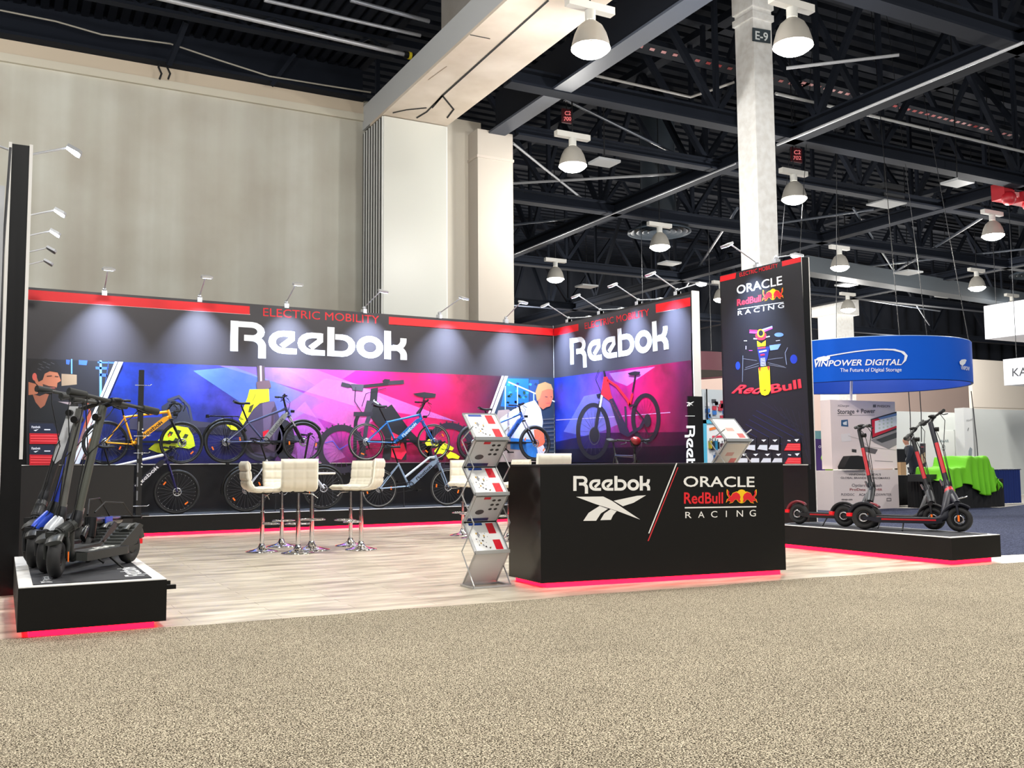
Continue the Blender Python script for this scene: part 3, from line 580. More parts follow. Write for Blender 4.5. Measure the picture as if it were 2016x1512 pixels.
# product boxes printed at the lower left
for y in (834, 876):
    art.poly([(58, y), (104, y), (116, y+20), (58, y+19)], (24, 30, 52), 19); art.poly([(58, y+19), (116, y+20), (112, y+40), (58, y+40)], (196, 20, 34), 20)
    for q in (24, 29, 34): art.line([(60, y+q), (112, y+q+.5)], 1.6, (250, 80, 84), L=21)
    art.geo(WORD, (62, y+9), (79, y+9), (62, y+4.5), (235, 235, 240), 21); art.poly([(66, y+13), (76, y+11), (70, y+15)], (235, 235, 240), 21); art.line([(87, y+12), (99, y+12)], 2, (230, 230, 235), L=21)
# right inset photo: woman in a white shirt before steps and trees
art.poly([(999, top(999)), (1090.5, top(1090)), (1090.5, bot(1090)), (937, bot(937))], (34, 48, 66), 12)
art.poly([(998, 745), (1040, 746), (1040, 802), (985, 800)], (16, 86, 200), 13); art.poly([(1042, 748), (1060, 748), (1060, 790), (1042, 800)], (30, 60, 110), 13)
for k in range(26):
    x = 995+random.random()*60; y = 750+random.random()*48; art.poly([(x, y), (x+5, y+2), (x+3, y+6), (x-2, y+4)], random.choice([(26, 70, 60), (40, 120, 220), (20, 40, 80)]), 14)
art.line([(1000, 752), (1056, 776), (1094, 792)], 2.4, (190, 200, 215), L=15); art.line([(1018, 760), (1018, 800)], 2, (150, 190, 230), L=15); art.line([(994, 760), (994, 806)], 2, (150, 190, 230), L=15); art.line([(1050, 775), (1050, 792)], 2, (150, 190, 230), L=15)
for k in range(10): art.poly([(1060, 825+k*8), (1091, 823+k*8), (1091, 826+k*8), (1060, 828+k*8)], (72, 76, 84), 15)
art.poly([(980, 808), (1000, 806), (1060, 850), (1060, bot(1060)), (950, bot(950))], (150, 132, 126), 16)
art.poly([(984, 824), (1010, 806), (1034, 794), (1052, 788), (1064, 806), (1068, 830), (1064, 868), (1040, 866), (1000, 862), (980, 850)], (190, 190, 206), 17)
art.poly([(1004, 862), (1050, 866), (1058, 890), (1066, 904), (1040, 906), (1030, 886), (1004, 884)], (42, 110, 180), 18); art.poly([(1050, 846), (1068, 844), (1072, 870), (1062, 886), (1052, 868)], (224, 104, 70), 18)
art.poly([(1058, 788), (1057, 778), (1062, 768), (1078, 762), (1087, 768), (1088, 782), (1082, 800), (1074, 802), (1068, 806), (1060, 800)], (186, 98, 70), 19)
art.poly([(1056, 790), (1053, 772), (1058, 757), (1072, 752), (1084, 757), (1088, 768), (1078, 766), (1066, 770), (1062, 784)], (160, 124, 80), 20); art.line([(1072, 781), (1077, 782)], 1.2, (60, 50, 60), L=21); art.line([(1083, 781), (1086, 782)], 1.2, (60, 50, 60), L=21); art.line([(1074, 794), (1082, 794)], 1.4, (176, 70, 70), L=21); art.line([(1081, 783), (1082, 789)], 1, (190, 110, 90), L=21)
art.poly([(1056, 882), (1068, 876), (1080, 900), (1076, 907), (1060, 906)], (226, 214, 220), 21)
obj('mural_print', art.m, bw_)
# ---- right wall
m = M(); m.box((XR, 12.55, 0), (XR+.14, YW+.14, HT), PANEL); m.box((XR-.003, 12.53, 0), (XR+.145, 12.55, HT+.005), CAP)
m.box((XR-.004, 12.6, 1.135), (XR, YW, 1.15), CAP)
rw = obj('display_wall', m); tag(rw, 'shorter side display wall at right angles, with white brand name over a red bicycle print', 'display wall')
art = Art((XR-.006, 0, 0), (-1, 0, 0))
art.poly([(1090, 642), (1360, 579), (1361, 709), (1091, 744.5)], mat((52, 50, 58), .34), 1); art.poly([(1090.5, 647), (1139, 637.5), (1139, 651), (1090.5, 661.5)], (216, 6, 20), 2); art.poly([(1291, 599), (1359, 585.5), (1359.5, 602.5), (1291.5, 615.5)], (216, 6, 20), 2); art.line([(1291.5, 616), (1359.5, 603)], 1, (235, 190, 190), L=1)
art.text('ELECTRIC MOBILITY', (1152, 648), (1279, 621), (1151, 635), (214, 8, 28), 0.0, 3)
art.geo(WORD, (1123.5, 718), (1317, 687), (1122, 667), (238, 244, 252), 3)
MUR2 = mural_mat('mural_smoke_side', [(0, (6, 36, 160)), (.25, (40, 60, 180)), (.45, (100, 60, 170)), (.62, (176, 16, 120)), (.82, (190, 0, 76)), (1, (90, 8, 56))], 1, 17.1, 12.5)
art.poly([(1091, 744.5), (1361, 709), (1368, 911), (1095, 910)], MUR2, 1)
art.poly([(1200, 735), (1290, 722), (1235, 760), (1210, 750)], al((190, 140, 250), .3), 2); art.poly([(1110, 850), (1150, 780), (1200, 770), (1230, 830), (1160, 860)], al((150, 160, 255), .25), 3)
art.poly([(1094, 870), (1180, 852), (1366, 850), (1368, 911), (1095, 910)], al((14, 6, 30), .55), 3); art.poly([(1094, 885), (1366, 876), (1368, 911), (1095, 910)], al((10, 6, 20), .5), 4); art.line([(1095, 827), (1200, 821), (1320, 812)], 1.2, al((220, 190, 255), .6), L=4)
def pbike(art):
    k = (16, 14, 20)
    art.ring(1168.5, 849, 30, 52, 8, k, 5, 36); art.ring(1272, 823, 25, 45, 8, k, 5, 36); art.disc(1171, 856, 9, 15, k, 6); art.ring(1171, 858, 10, 17, 1.4, (60, 60, 70), 7)
    for q in range(9):
        t = q*PI/9; art.line([(1168.5-26*math.cos(t), 849-46*math.sin(t)), (1168.5+26*math.cos(t), 849+46*math.sin(t))], .5, (50, 46, 70), L=5); art.line([(1272-21*math.cos(t), 823-40*math.sin(t)), (1272+21*math.cos(t), 823+40*math.sin(t))], .5, (110, 10, 50), L=5)
    art.line([(1183, 790), (1176, 825), (1172, 856)], 6, k, L=8); art.line([(1186, 778), (1182, 802)], 4, (200, 200, 210), L=9); art.line([(1176, 780), (1188, 776)], 7, k, L=9)
    art.poly([(1190, 741), (1197, 742), (1204, 776), (1208, 786), (1202, 790), (1184, 776)], (236, 24, 36), 10); art.line([(1197, 748), (1215, 760), (1236, 787), (1242, 800)], 4.5, (236, 24, 36), L=10); art.line([(1246, 775), (1240, 800)], 4, (236, 24, 36), L=10)
    art.poly([(1200, 786), (1208, 784), (1240, 850), (1236, 860), (1222, 852)], (28, 22, 48), 11); art.line([(1246, 772), (1252, 738)], 2.4, k, L=11); art.poly([(1237, 735), (1250, 731), (1262, 732), (1260, 737), (1248, 739), (1240, 738)], k, 12)
    art.line([(1232, 800), (1234, 838)], 4, (40, 34, 50), L=11); art.line([(1236, 858), (1262, 842), (1270, 826)], 6, (20, 16, 34), L=11); art.line([(1252, 806), (1272, 830)], 3, k, L=11); art.line([(1240, 800), (1254, 796)], 4, k, L=11); art.disc(1276, 828, 7, 13, k, 12); art.line([(1268, 838), (1278, 856), (1292, 850)], 2, k, L=12)
    art.line([(1192, 742), (1190, 730)], 3, k, L=12); art.line([(1186, 775), (1173, 745), (1180, 728)], .9, k, L=12); art.text('Reebok', (1202, 790), (1222, 826), (1206, 788), (96, 40, 60), .01, 13)
pbike(art); obj('mural_print', art.m, rw)
# ---- tall panel
TX, TY, TH = 9.67, 9.65, 3.94
m = M(); m.box((TX, TY, 0), (TX+.15, 11.35, TH), PANEL); m.box((TX-.004, TY-.004, 1.065), (TX+.012, TY+.012, TH+.004), CAP); m.box((TX+.138, TY-.004, .0), (TX+.154, TY+.012, TH+.004), CAP); m.box((TX-.003, TY, 1.065), (TX, 11.3, 1.08), CAP)
tw = obj('display_wall', m); tag(tw, 'narrow freestanding display wall printed with a racing car', 'display wall')
art = Art((TX-.005, 0, 0), (-1, 0, 0))
art.poly([(1418, 543), (1577, 505), (1597, 914), (1431, 914)], (19, 19, 26), 1)
art.poly([(1418, 544.5), (1449.5, 537), (1448, 548), (1418, 555)], (216, 6, 20), 2); art.poly([(1539.5, 514.5), (1576.5, 505.5), (1577, 515.5), (1540, 524.5)], (216, 6, 20), 2)
art.text('ELECTRIC MOBILITY', (1456.5, 545), (1532, 526), (1456, 537), (214, 12, 30), .003, 3)
art.text('ORACLE', (1451, 579), (1540.5, 560), (1450.5, 562), (240, 242, 248), .012, 3); art.text('RedBull', (1451.5, 602), (1499, 593), (1451.5, 589), (236, 40, 56), .02, 3)
bulls(art, 1502, 571, 1542, 594, -.13); art.L = 9
art.line([(1453, 609), (1543, 595)], 1.3, (240, 242, 248), L=3); art.text('R A C I N G', (1453, 621), (1544, 605.5), (1453, 612), (240, 242, 248), .003, 3)
for k in range(9): art.line([(1433+k*7, 880-k*9), (1470+k*14, 905-k*6)], .8, (26, 36, 110), L=2)
for k in range(8): art.line([(1500+k*12, 792+k*3), (1575+k*3, 840+k*12)], .8, (34, 34, 56), L=2)
# racing car seen from the front
art.line([(1476, 654), (1497, 655), (1521, 645)], 4, (160, 60, 150), L=3); art.line([(1476, 650), (1492, 651)], 2, (220, 40, 90), L=4); art.line([(1500, 650), (1521, 643)], 3, (130, 140, 220), L=4); art.disc(1498.5, 661, 11, 9, (196, 40, 60), 4); art.ring(1498.5, 656, 6, 7, 2.2, (240, 210, 30), 5); art.disc(1498.5, 656, 4.5, 5.5, (20, 20, 30), 5)
art.disc(1534, 659, 9, 4.2, (96, 130, 190), 4); art.poly([(1515, 680), (1538, 677), (1532, 688), (1517, 690)], (110, 140, 210), 4)
art.poly([(1491, 671), (1499, 676), (1499, 682), (1492, 683)], (240, 204, 24), 5); art.poly([(1508, 670), (1500, 676), (1500, 682), (1508, 681)], (240, 204, 24), 5); art.poly([(1491, 684), (1516, 682), (1512, 704), (1505, 722), (1498, 722), (1494, 702)], (30, 44, 120), 4)
art.line([(1493, 686), (1508, 684)], 2.4, (236, 60, 70), L=6); art.line([(1495, 693), (1510, 690)], 3, (190, 200, 230), L=6); art.line([(1498, 699), (1506, 698)], 3, (226, 30, 60), L=6)
for q in range(7): art.line([(1498, 706+q*2.4), (1507+q*.3, 705+q*2.4)], .9, (220, 224, 235), L=6)
art.poly([(1494, 724), (1516, 721), (1518, 768), (1514, 776), (1507, 779), (1500, 777), (1497, 770)], (246, 206, 20), 7); art.line([(1505, 768.5), (1509, 768)], 1.6, (60, 50, 20), L=8); art.poly([(1494, 724), (1499, 723), (1497, 732)], (220, 36, 50), 8); art.poly([(1516, 721), (1511, 722), (1514, 731)], (220, 36, 50), 8)
for (a, b2) in (((1494, 715), (1468, 724)), ((1494, 720), (1466, 728)), ((1512, 714), (1545, 722)), ((1514, 718), (1548, 724)), ((1490, 710), (1462, 706)), ((1512, 708), (1542, 704))): art.line([a, b2], .7, (120, 124, 140), L=3)
art.line([(1463, 700), (1462, 752)], .9, (120, 130, 150), L=3); art.line([(1551, 684), (1546, 695), (1549, 718)], .9, (150, 160, 190), L=3); art.disc(1453, 720, 4.5, 8, (24, 60, 190), 3); art.disc(1563, 707, 7, 9, (24, 56, 180), 3); art.disc(1452, 720, 11, 30, (16, 17, 28), 2); art.disc(1562, 708, 13, 34, (16, 17, 28), 2)
art.line([(1465, 671), (1471, 671)], 1.6, (200, 200, 225), L=4); art.line([(1469, 681), (1469, 688)], 1.4, (200, 190, 225), L=4); art.line([(1475, 690), (1482, 690)], 1.2, (200, 80, 180), L=4); art.line([(1528, 671), (1536, 670)], 1.2, (200, 200, 225), L=4); art.line([(1484, 667), (1492, 667)], 2, (210, 210, 230), L=4); art.line([(1508, 664), (1516, 662)], 2, (210, 210, 230), L=4)
art.text('Red', (1441, 774), (1494, 775), (1459, 757), (226, 30, 50), .03, 5); art.text('Bull', (1519, 774), (1579, 763), (1517, 757), (226, 30, 50), .03, 5)
art.text('Red', (1441, 773.4), (1494, 774.4), (1459, 756.6), (250, 60, 76), .0, 6); art.text('Bull', (1519, 773.4), (1579, 762.4), (1517, 756.6), (250, 60, 76), .0, 6)
# printed shoe boxes
for r_, y0, y1, xs_ in ((0, 861, 887, (1443, 1467, 1491, 1513)), (1, 889, 913, (1431, 1452, 1475, 1498, 1520))):
    for j, x in enumerate(xs_):
        art.poly([(x, y0), (x+23, y0), (x+23, y1), (x, y1)], (16, 17, 24), 9); art.poly([(x+1, y1-3), (x+6, y1-11), (x+21, y1-11), (x+21, y1)], (196, 198, 206), 10); art.poly([(x+9, y0+5), (x+19, y0+4), (x+14, y0+9)], (220, 222, 230), 10); art.line([(x+21.5, y0+1), (x+21.5, y1)], 1, (50, 50, 60), L=11)
    x = 1542 if not r_ else 1543
    art.poly([(x, y0), (x+35, y0), (x+36, y1), (x, y1)], (18, 20, 34), 10); art.poly([(x+3, y1), (x+10, y0+12), (x+35, y0+12), (x+35.5, y1)], (214, 24, 40), 11)
    for q in range(3): art.line([(x+9-q*1.5, y0+15+q*4), (x+34, y0+15+q*4)], 1.1, (255, 110, 110), L=12)
    art.poly([(x+23, y0+4), (x+33, y0+3), (x+28, y0+9)], (220, 222, 230), 12); art.line([(x+10, y0+6), (x+16, y0+7)], 2, (220, 222, 230), L=12)
art.poly([(1414, 913), (1431, 868), (1436, 866), (1424, 913)], (206, 24, 40), 9) if False else None
obj('printed_panel', art.m, tw)
# ---- left wall, seen end-on
m = M(); m.box((-.02, 9.62, 0), (.155, YW+.1, 4.06), PANEL); m.box((-.034, 9.606, 0), (-.008, 9.63, 4.07), CAP); m.box((.134, 9.606, 1.2), (.162, 9.63, 4.07), CAP)
lw = obj('display_wall', m); tag(lw, 'tall black display wall with white edges seen end-on at the left', 'display wall')
# ---- clip-on LED arm lights
def arm_light(base, rz, length, rise, label, lit=True, power=26, tilt=50, cols=(.6, .75, 1.0), hw=.17, aim=None, name='arm_light', group='clip-on lights of the stand'):
    """local +x points outward along the arm; the head looks back at the wall below"""
    t = thing(name, base, label, 'light', group, rz); al_ = mat((206, 208, 212), .3, .6)
    obj('clamp', M().box((-.05, -.04, -.06), (.04, .04, .02), al_).ball((0, 0, .05), .035, al_, 8), t)
    e = Vector((length, 0, rise)); obj('arm', M().tube([(0, 0, .05), e], .011, al_, 8), t)
    q = Matrix.Rotation(math.radians(tilt), 3, 'Y'); h = M(); hv = []
    P = [(-.05, -hw/2), (.06, -hw*.62), (.1, -hw*.5), (.1, hw*.5), (.06, hw*.62), (-.05, hw/2)]
    P = [(-.02, -hw*.35), (.1, -hw*.6), (.13, -hw*.45), (.13, hw*.45), (.1, hw*.6), (-.02, hw*.35)]
    top_ = [e+q@Vector((x, y, .022)) for x, y in P]; bot_ = [e+q@Vector((x, y, -.012)) for x, y in P]; n = len(P)
    h.add(top_+bot_, [list(range(n)), list(range(n, 2*n))[::-1]]+[(i, (i+1) % n, n+(i+1) % n, n+i) for i in range(n)], al_); ho = obj('lamp_head', h, t)
    g = M(); g.add([e+q@Vector((x*.92+.005, y*.88, -.0145)) for x, y in P], [list(range(n))], mat((230, 240, 255), .5, emis=14) if lit else mat((120, 124, 130), .4)); obj('led_face', g, ho)
    if lit:
        d = (Vector((.0, 0, -aim))-e) if aim else q@Vector((0, 0, -1)); lo = area('light_source', e+q@Vector((.06, 0, -.04)), .12, power, cols, spread=66 if aim else 100, parent=t)
        lo.rotation_euler = d.to_track_quat('-Z', 'Y').to_euler()
    return t
for i, x in enumerate((1.42, 2.95, 4.47, 5.95, 7.5, 8.97)):
    arm_light((x, YW+.02, HT+.05), -PI/2+(0, 0, .05, .25, .45, .1)[i], .56, .3, 'back wall clip light, %s from the left' % ['first', 'second', 'third', 'fourth', 'fifth', 'sixth'][i], tilt=22, power=48, aim=1.25)
for i, y in enumerate((16.6, 15.42, 14.16, 13.02)):
    nm = ['innermost', 'second from the inner corner', 'third from the inner corner', 'outermost'][i]
    arm_light((XR+.07, y, HT+.05), PI, .5, .3, 'side wall clip light reaching left over the mural, %s' % nm, tilt=26, power=40, hw=.16, aim=1.3)
    arm_light((XR+.07, y, HT+.05), 0, .46, .1 if i < 3 else .2, 'glowing side wall clip light reaching right, %s' % nm, tilt=10, power=10, hw=.16)
for i, y in enumerate((10.3, 12.95, 14.15, 15.3, 16.3)):
    arm_light((.07, y, 4.1), 0, .42, .2, 'left wall clip light, %s' % ['nearest and largest', 'second, glowing', 'third, glowing', 'fourth, unlit', 'farthest, unlit'][i], lit=i < 3, tilt=30, power=16, hw=.15)
arm_light((.05, 10.2, 4.1), PI, .5, .18, 'clip light reaching left out of view behind the left wall', tilt=30, power=8, hw=.15)
arm_light((TX+.07, 10.6, TH+.05), PI, .5, .28, 'clip light reaching left over the racing car panel', tilt=26, power=34, hw=.16, aim=1.4)
arm_light((TX+.07, 10.2, TH+.05), 0, .34, .12, 'clip light reaching right above the racing car panel', tilt=12, power=10, hw=.16)
# ---- plinths
MATT = mat((44, 45, 50), .8)
def plinth(x0, y0, x1, y1, h, label, name='display_plinth', border=.09, lift=.055):
    t = thing(name, ((x0+x1)/2, (y0+y1)/2, 0), label, 'display platform'); cx, cy = (x0+x1)/2, (y0+y1)/2; a, b2 = (x1-x0)/2, (y1-y0)/2
    obj('box', M().box((-a, -b2, lift), (a, b2, h-.006), BLACK), t); obj('white_top', M().box((-a+.002, -b2+.002, h-.006), (a-.002, b2-.002, h), CAP), t, 'white border of the top')
    obj('mat', M().box((-a+border, -b2+border, h), (a-border, b2-border, h+.006), MATT), t, 'dark grey top mat')
    obj('led_strip', M().box((-a+.07, -b2+.07, 0.0), (a-.07, b2-.07, lift), LEDR), t, 'glowing red light strip')
    return t
pl = plinth(.12, 7.16, 1.05, 9.58, .345, 'black display platform with white rim and red glow under the left scooters')
plinth(1.3, 16.24, 10.04, YW-.02, .325, 'long low black platform with red glow under the row of bicycles')
plinth(8.99, 6.93, 9.80, 9.62, .3, 'black platform with red glow under the right scooters')
def flat_print(name, parent, draw, z):
    pass
art = Art((0, 0, .353), (0, 0, 1)); art.geo(WORD, (296, 1128), (236, 1109), (262, 1134), (226, 228, 230), 1) if False else None
m = M()
def lay_flat(m, g, o, u, v, c, h=.0015):
    o = Vector(o); u = Vector(u); v = Vector(v); w = u.cross(v).normalized(); w = w if len(g[0][0]) > 2 else w*0; m.add([o+u*q[0]+v*q[1]+(w*q[2] if len(q) > 2 else Vector()) for q in g[0]], g[1], mat(c, .5))
lay_flat(m, WORD, (.93-.585, 7.38-8.37, .3525), (0, .62, 0), (-.13, 0, 0), (228, 230, 232)); 
for p in VEC: lay_flat(m, (p, [list(range(len(p)))]), (.33-.585, 7.3-8.37, .3525), (0, .1, 0), (-.07, 0, 0), (228, 230, 232))
lay_flat(m, WORD, (.32-.585, 7.44-8.37, .3525), (0, .26, 0), (-.045, 0, 0), (228, 230, 232))
obj('mat_lettering', m, pl, 'white brand lettering on the mat')
for y in (-.98, -.72): obj('side_bar', M().beam((.46, y, .26), (.56, y, .26), .035, .03, BLACK), pl)
# ---- cabinet at the inner left
t = thing('storage_cabinet', (.78, 13.2, 0), 'plain black cabinet behind the left scooters', 'cabinet')
obj('body', M().box((-.62, -.9, 0), (.62, .9, 1.13), mat((30, 29, 29), .5)), t); obj('top', M().box((-.62, -.9, 1.13), (.62, .9, 1.14), BLACK), t)
# ---- counter
A = Vector((4.325, 7.6)); B = Vector((6.935, 7.255)); Bb = Vector((7.02, 7.9)); Ab = Vector((4.34, 8.25)); cc = (A+B+Ab+Bb)/4
t = thing('reception_counter', (cc.x, cc.y, 0), 'black reception counter with two white and red logos and red glow below', 'counter')
def q4(k): return [tuple((p-cc)*k) for p in (A, B, Bb, Ab)]
GLOSSB = mat((20, 18, 16), .18); m = M(); m.prism(q4(1), .05, 1.1, BLACK)
a, b2 = A-cc, Ab-cc; m.add([(a.x-.002, a.y, .05), (b2.x-.002, b2.y, .05), (b2.x-.002, b2.y, 1.1), (a.x-.002, a.y, 1.1)], [(0, 1, 2, 3)], GLOSSB); obj('body', m, t)
obj('worktop', M().prism(q4(1.004), 1.1, 1.118, mat((26, 25, 25), .3)), t); ins = [tuple((Vector(p)*.955)) for p in q4(1)]; obj('led_strip', M().prism(ins, 0.006, .05, LEDR), t, 'glowing red light strip')
nn = Vector(((A-B).y, -(A-B).x, 0)).normalized(); nn = nn if nn.y < 0 else -nn
art = Art((A.x, A.y, 0)+nn*0 if False else Vector((A.x, A.y, 0))+nn*.002, nn)
art.geo(WORD, (1128.5, 966.5), (1279.5, 965.5), (1128.5, 937), (238, 236, 230), 1)
vec_polys(art, (1141, 1025.5), (1279, 1024), (1134, 978), (238, 236, 230))
art.poly([(1331, 911.5), (1333.5, 911.5), (1278.5, 1050), (1276, 1050)], (238, 236, 230), 1); art.poly([(1333.5, 920), (1335.3, 920), (1277, 1065), (1274.5, 1065)], (206, 50, 56), 2)
art.text('ORACLE', (1345.5, 958), (1485.5, 958.5), (1345.5, 936.5), (238, 236, 230), .014, 1); art.text('RedBull', (1346.5, 991), (1423.5, 990.5), (1346.5, 968.5), (226, 30, 40), .02, 1)
bulls(art, 1430, 963.5, 1489, 992, 0); art.poly([(1348, 998.3), (1489, 996.3), (1489, 998.8), (1348, 1001)], (238, 236, 230), 1)
for i, ch in enumerate('RACING'):
    x = 1349+i*25.3+(4 if ch == 'I' else 0); w_ = 2.0 if ch == 'I' else 12.5; art.text(ch, (x, 1020-i*.7), (x+w_, 1020-i*.7), (x, 1007-i*.8), (238, 236, 230), .002, 1)
obj('front_lettering', art.m, t, 'white and red logos', off=(cc.x, cc.y, 0))
# ---- vertical banner at the side wall's end
t = thing('banner_stand', (9.72, 12.1, 0), 'tall narrow black banner with sideways white brand name beside the side wall', 'banner')
m = M().box((-.13, -.015, .04), (.16, .015, 2.16), PANEL).box((-.16, -.12, 0), (.19, .12, .04), DMETAL)
obj('banner_panel', m, t); art = Art((0, 12.084, 0), (0, -1, 0))
for p in VEC: art.geo((p, [list(range(len(p)))]), (1351, 800), (1367, 799), (1350.5, 792), (232, 234, 236), 1)
art.line([(1349, 819), (1368, 819)], 1, (232, 234, 236), L=1); art.geo(WORD, (1351, 838), (1351, 962), (1368, 838), (232, 234, 236), 2); obj('banner_lettering', art.m, t, 'white sideways lettering', off=(9.72, 12.1, 0))
m = M(); 
for z in (1.15, 1.42, 1.7): m.beam((.16, 0, z), (.36, .4, z), .012, .012, DMETAL)
obj('bracket', m, t)
# ================================================================ BICYCLES
TYRE = mat((26, 26, 27), .7); RIM = mat((40, 40, 43), .35, .5); SPK = mat((120, 122, 126), .3, .8); SIL = mat((190, 192, 196), .25, .9)
AMBER = mat((240, 110, 20), .35, emis=.15)
def v2(p, y=0): return Vector((p[0], y, p[1]))
def wheel(parent, c, r, front, rim=RIM, tw_=.024, nsp=28, whitewall=None, rot=0, dots=False):
    w = bpy.data.objects.new('front_wheel' if front else 'rear_wheel', None); COL.objects.link(w); w.parent = parent; w.location = v2(c)
    t = M().torus((0, 0, 0), r-tw_, tw_, TYRE, n=44, k=8)
    obj('tyre', t, w)
    m = M().torus((0, 0, 0), r-tw_*2.2, .011, rim, n=44, k=6, rw=.013)
    if whitewall: m.torus((0, -.004, 0), r-tw_*1.9, .004, whitewall, n=44, k=5, rw=tw_*.9)
    obj('rim', m, w)
    m = M()
    for i in range(nsp):
        t0 = 2*PI*i/nsp+rot; t1 = t0+.35*(1 if i % 2 else -1); R_ = r-tw_*2.2; s = .028 if i % 4 < 2 else -.028
        m.tube([(.022*math.cos(t1), s, .022*math.sin(t1)), (R_*math.cos(t0), 0, R_*math.sin(t0))], .0016, SPK, 3, cap=False)
    obj('spokes', m, w)
    if dots:
        m = M()
        for i in range(nsp):
            t0 = 2*PI*i/nsp; R_ = r-tw_*2.2-.014; m.ball((R_*math.cos(t0), -.006, R_*math.sin(t0)), .006, mat((215, 215, 215), .3, .5), 5)
        obj('spoke_nipples', m, w)
    obj('hub', M().cyl((0, -.05, 0), (0, .05, 0), .018 if front else .05, DMETAL, 14), w)
    m = M().torus((0, -.036, 0), .062, .012, SIL, n=24, k=4, rw=.0015)
    for i in range(5): a = i*2*PI/5; m.beam((.02*math.cos(a), -.036, .02*math.sin(a)), (.06*math.cos(a+.4), -.036, .06*math.sin(a+.4)), .003, .008, SIL)
    obj('brake_rotor', m, w)
    m = M(); 
    for a in ((rot+2.3), (rot+5.2)): c_ = Vector((math.cos(a), 0, math.sin(a)))*(r*.66); d_ = Vector((-math.sin(a), 0, math.cos(a)))*.03; m.beam(c_-d_+Vector((0, -.01, 0)), c_+d_+Vector((0, -.01, 0)), .022, .012, AMBER, up=(0, 1, 0))
    obj('reflector', m, w)
def bicycle(Y, origin_px, z0, label, group, rear, front, bb, sc, ht, hb, saddle, stem, col, col2=None, r=.35, bars='flat', batt=None, batt_text=None, rack=False, susp=False, step=False, fend=False, tw_=.024, whitewall=None, forkc=None, barz=None, dots=False, topc=None, rot=0, name='electric_bicycle'):
    """picture points -> the vertical plane y = Y the bicycle stands in; everything then local to the bicycle"""
    def L(p): q = Yp(p[0], p[1], Y); return Vector((q.x-ox, q.z-z0))
    ox = Yp(origin_px, 900, Y).x
    R_, F_, B_, S_, H_, h_, SD, ST = [L(p) for p in (rear, front, bb, sc, ht, hb, saddle, stem)]
    zc = (R_.y+F_.y)/2; 
    if z0 < 1: R_.y = F_.y = r
    else: R_.y = F_.y = zc
    t = thing(name, (ox, Y, z0), label, 'bicycle', group); c1 = mat(col, .3, .15, coat=.6); c2 = mat(col2, .3, .15, coat=.6) if col2 else c1; ct = mat(topc, .35) if topc else c1
    wheel(t, R_, r, False, tw_=tw_, whitewall=whitewall, rot=rot+.4, dots=dots); wheel(t, F_, r, True, tw_=tw_, whitewall=whitewall, rot=rot, dots=dots)
    m = M(); m.cyl(v2(H_), v2(h_), .027, c1, 12); dt0 = v2(H_.lerp(h_, .7)); 
    dw = .05 if batt else .028
    if step:
        s0 = v2(B_.lerp(S_, .38)); m.tube([v2(H_.lerp(h_, .25)), v2(H_.lerp(h_, .25))+Vector((-.12, 0, -.01)), s0], .02, ct, 10)
    else: m.tube([v2(H_.lerp(h_, .2)), v2(S_.lerp(B_, .06))], [.024, .018], ct, 10)
    m.tube([dt0, v2(B_)], .03, c2, 10); m.cyl(v2(B_), v2(S_), .018, c1, 10); m.cyl(v2(B_, -.04), v2(B_, .04), .026, c1, 12)
    for s in (-1, 1):
        m.tube([v2(B_, s*.03), v2(B_.lerp(R_, .35), s*.05), v2(R_, s*.062)], .011, c1, 8); m.tube([v2(S_.lerp(B_, .08), s*.02), v2(R_, s*.062)], .009, c1, 8)
    obj('frame', m, t)
    if batt:
        bc = mat(batt, .35, .2, coat=.5); d = (v2(B_)-dt0); up = Vector((-d.z, 0, d.x)).normalized(); up = up if up.z > 0 else -up
        a = dt0+d*.06; e = dt0+d*.93; wv = .048; P = []
        prof = [a+up*.03, a+d*.06+up*wv, e-d*.06+up*wv, e+up*.03, e-up*.03, e-d*.06-up*wv*.7, a+d*.06-up*wv*.7, a-up*.03]
        obj('battery_tube', M().extr([p-Vector((0, .03, 0)) for p in prof], (0, .06, 0), bc), t)
        if batt_text:
            m = M(); u = (a-e)*.62; o = e+(a-e)*.2-up*.022+Vector((0, -.0335, 0)); lay_flat(m, WORD, o, u, up*.055, batt_text); obj('lettering', m, t, 'brand lettering along the tube')
    fc = mat(forkc, .3, .3) if forkc else c1; m = M(); ax = (h_-H_).normalized(); crown = h_+ax*.03
    for s in (-1, 1):
        if susp: m.cyl(v2(crown, s*.055), v2(crown.lerp(F_, .42), s*.055), .013, SIL, 10); m.cyl(v2(crown.lerp(F_, .38), s*.055), v2(F_, s*.055), .02, fc, 10)
        else: m.tube([v2(crown, s*.03), v2(crown.lerp(F_, .3), s*.055), v2(F_, s*.055)], [.017, .015, .009], fc, 10)
    m.beam(v2(crown, -.065), v2(crown, .065), .04, .035, fc); obj('fork', m, t)
    m = M(); m.tube([v2(H_), v2(H_.lerp(ST, .6)), v2(ST)], .017, BLK, 10); obj('stem', m, t)
    hbm = M(); g = []
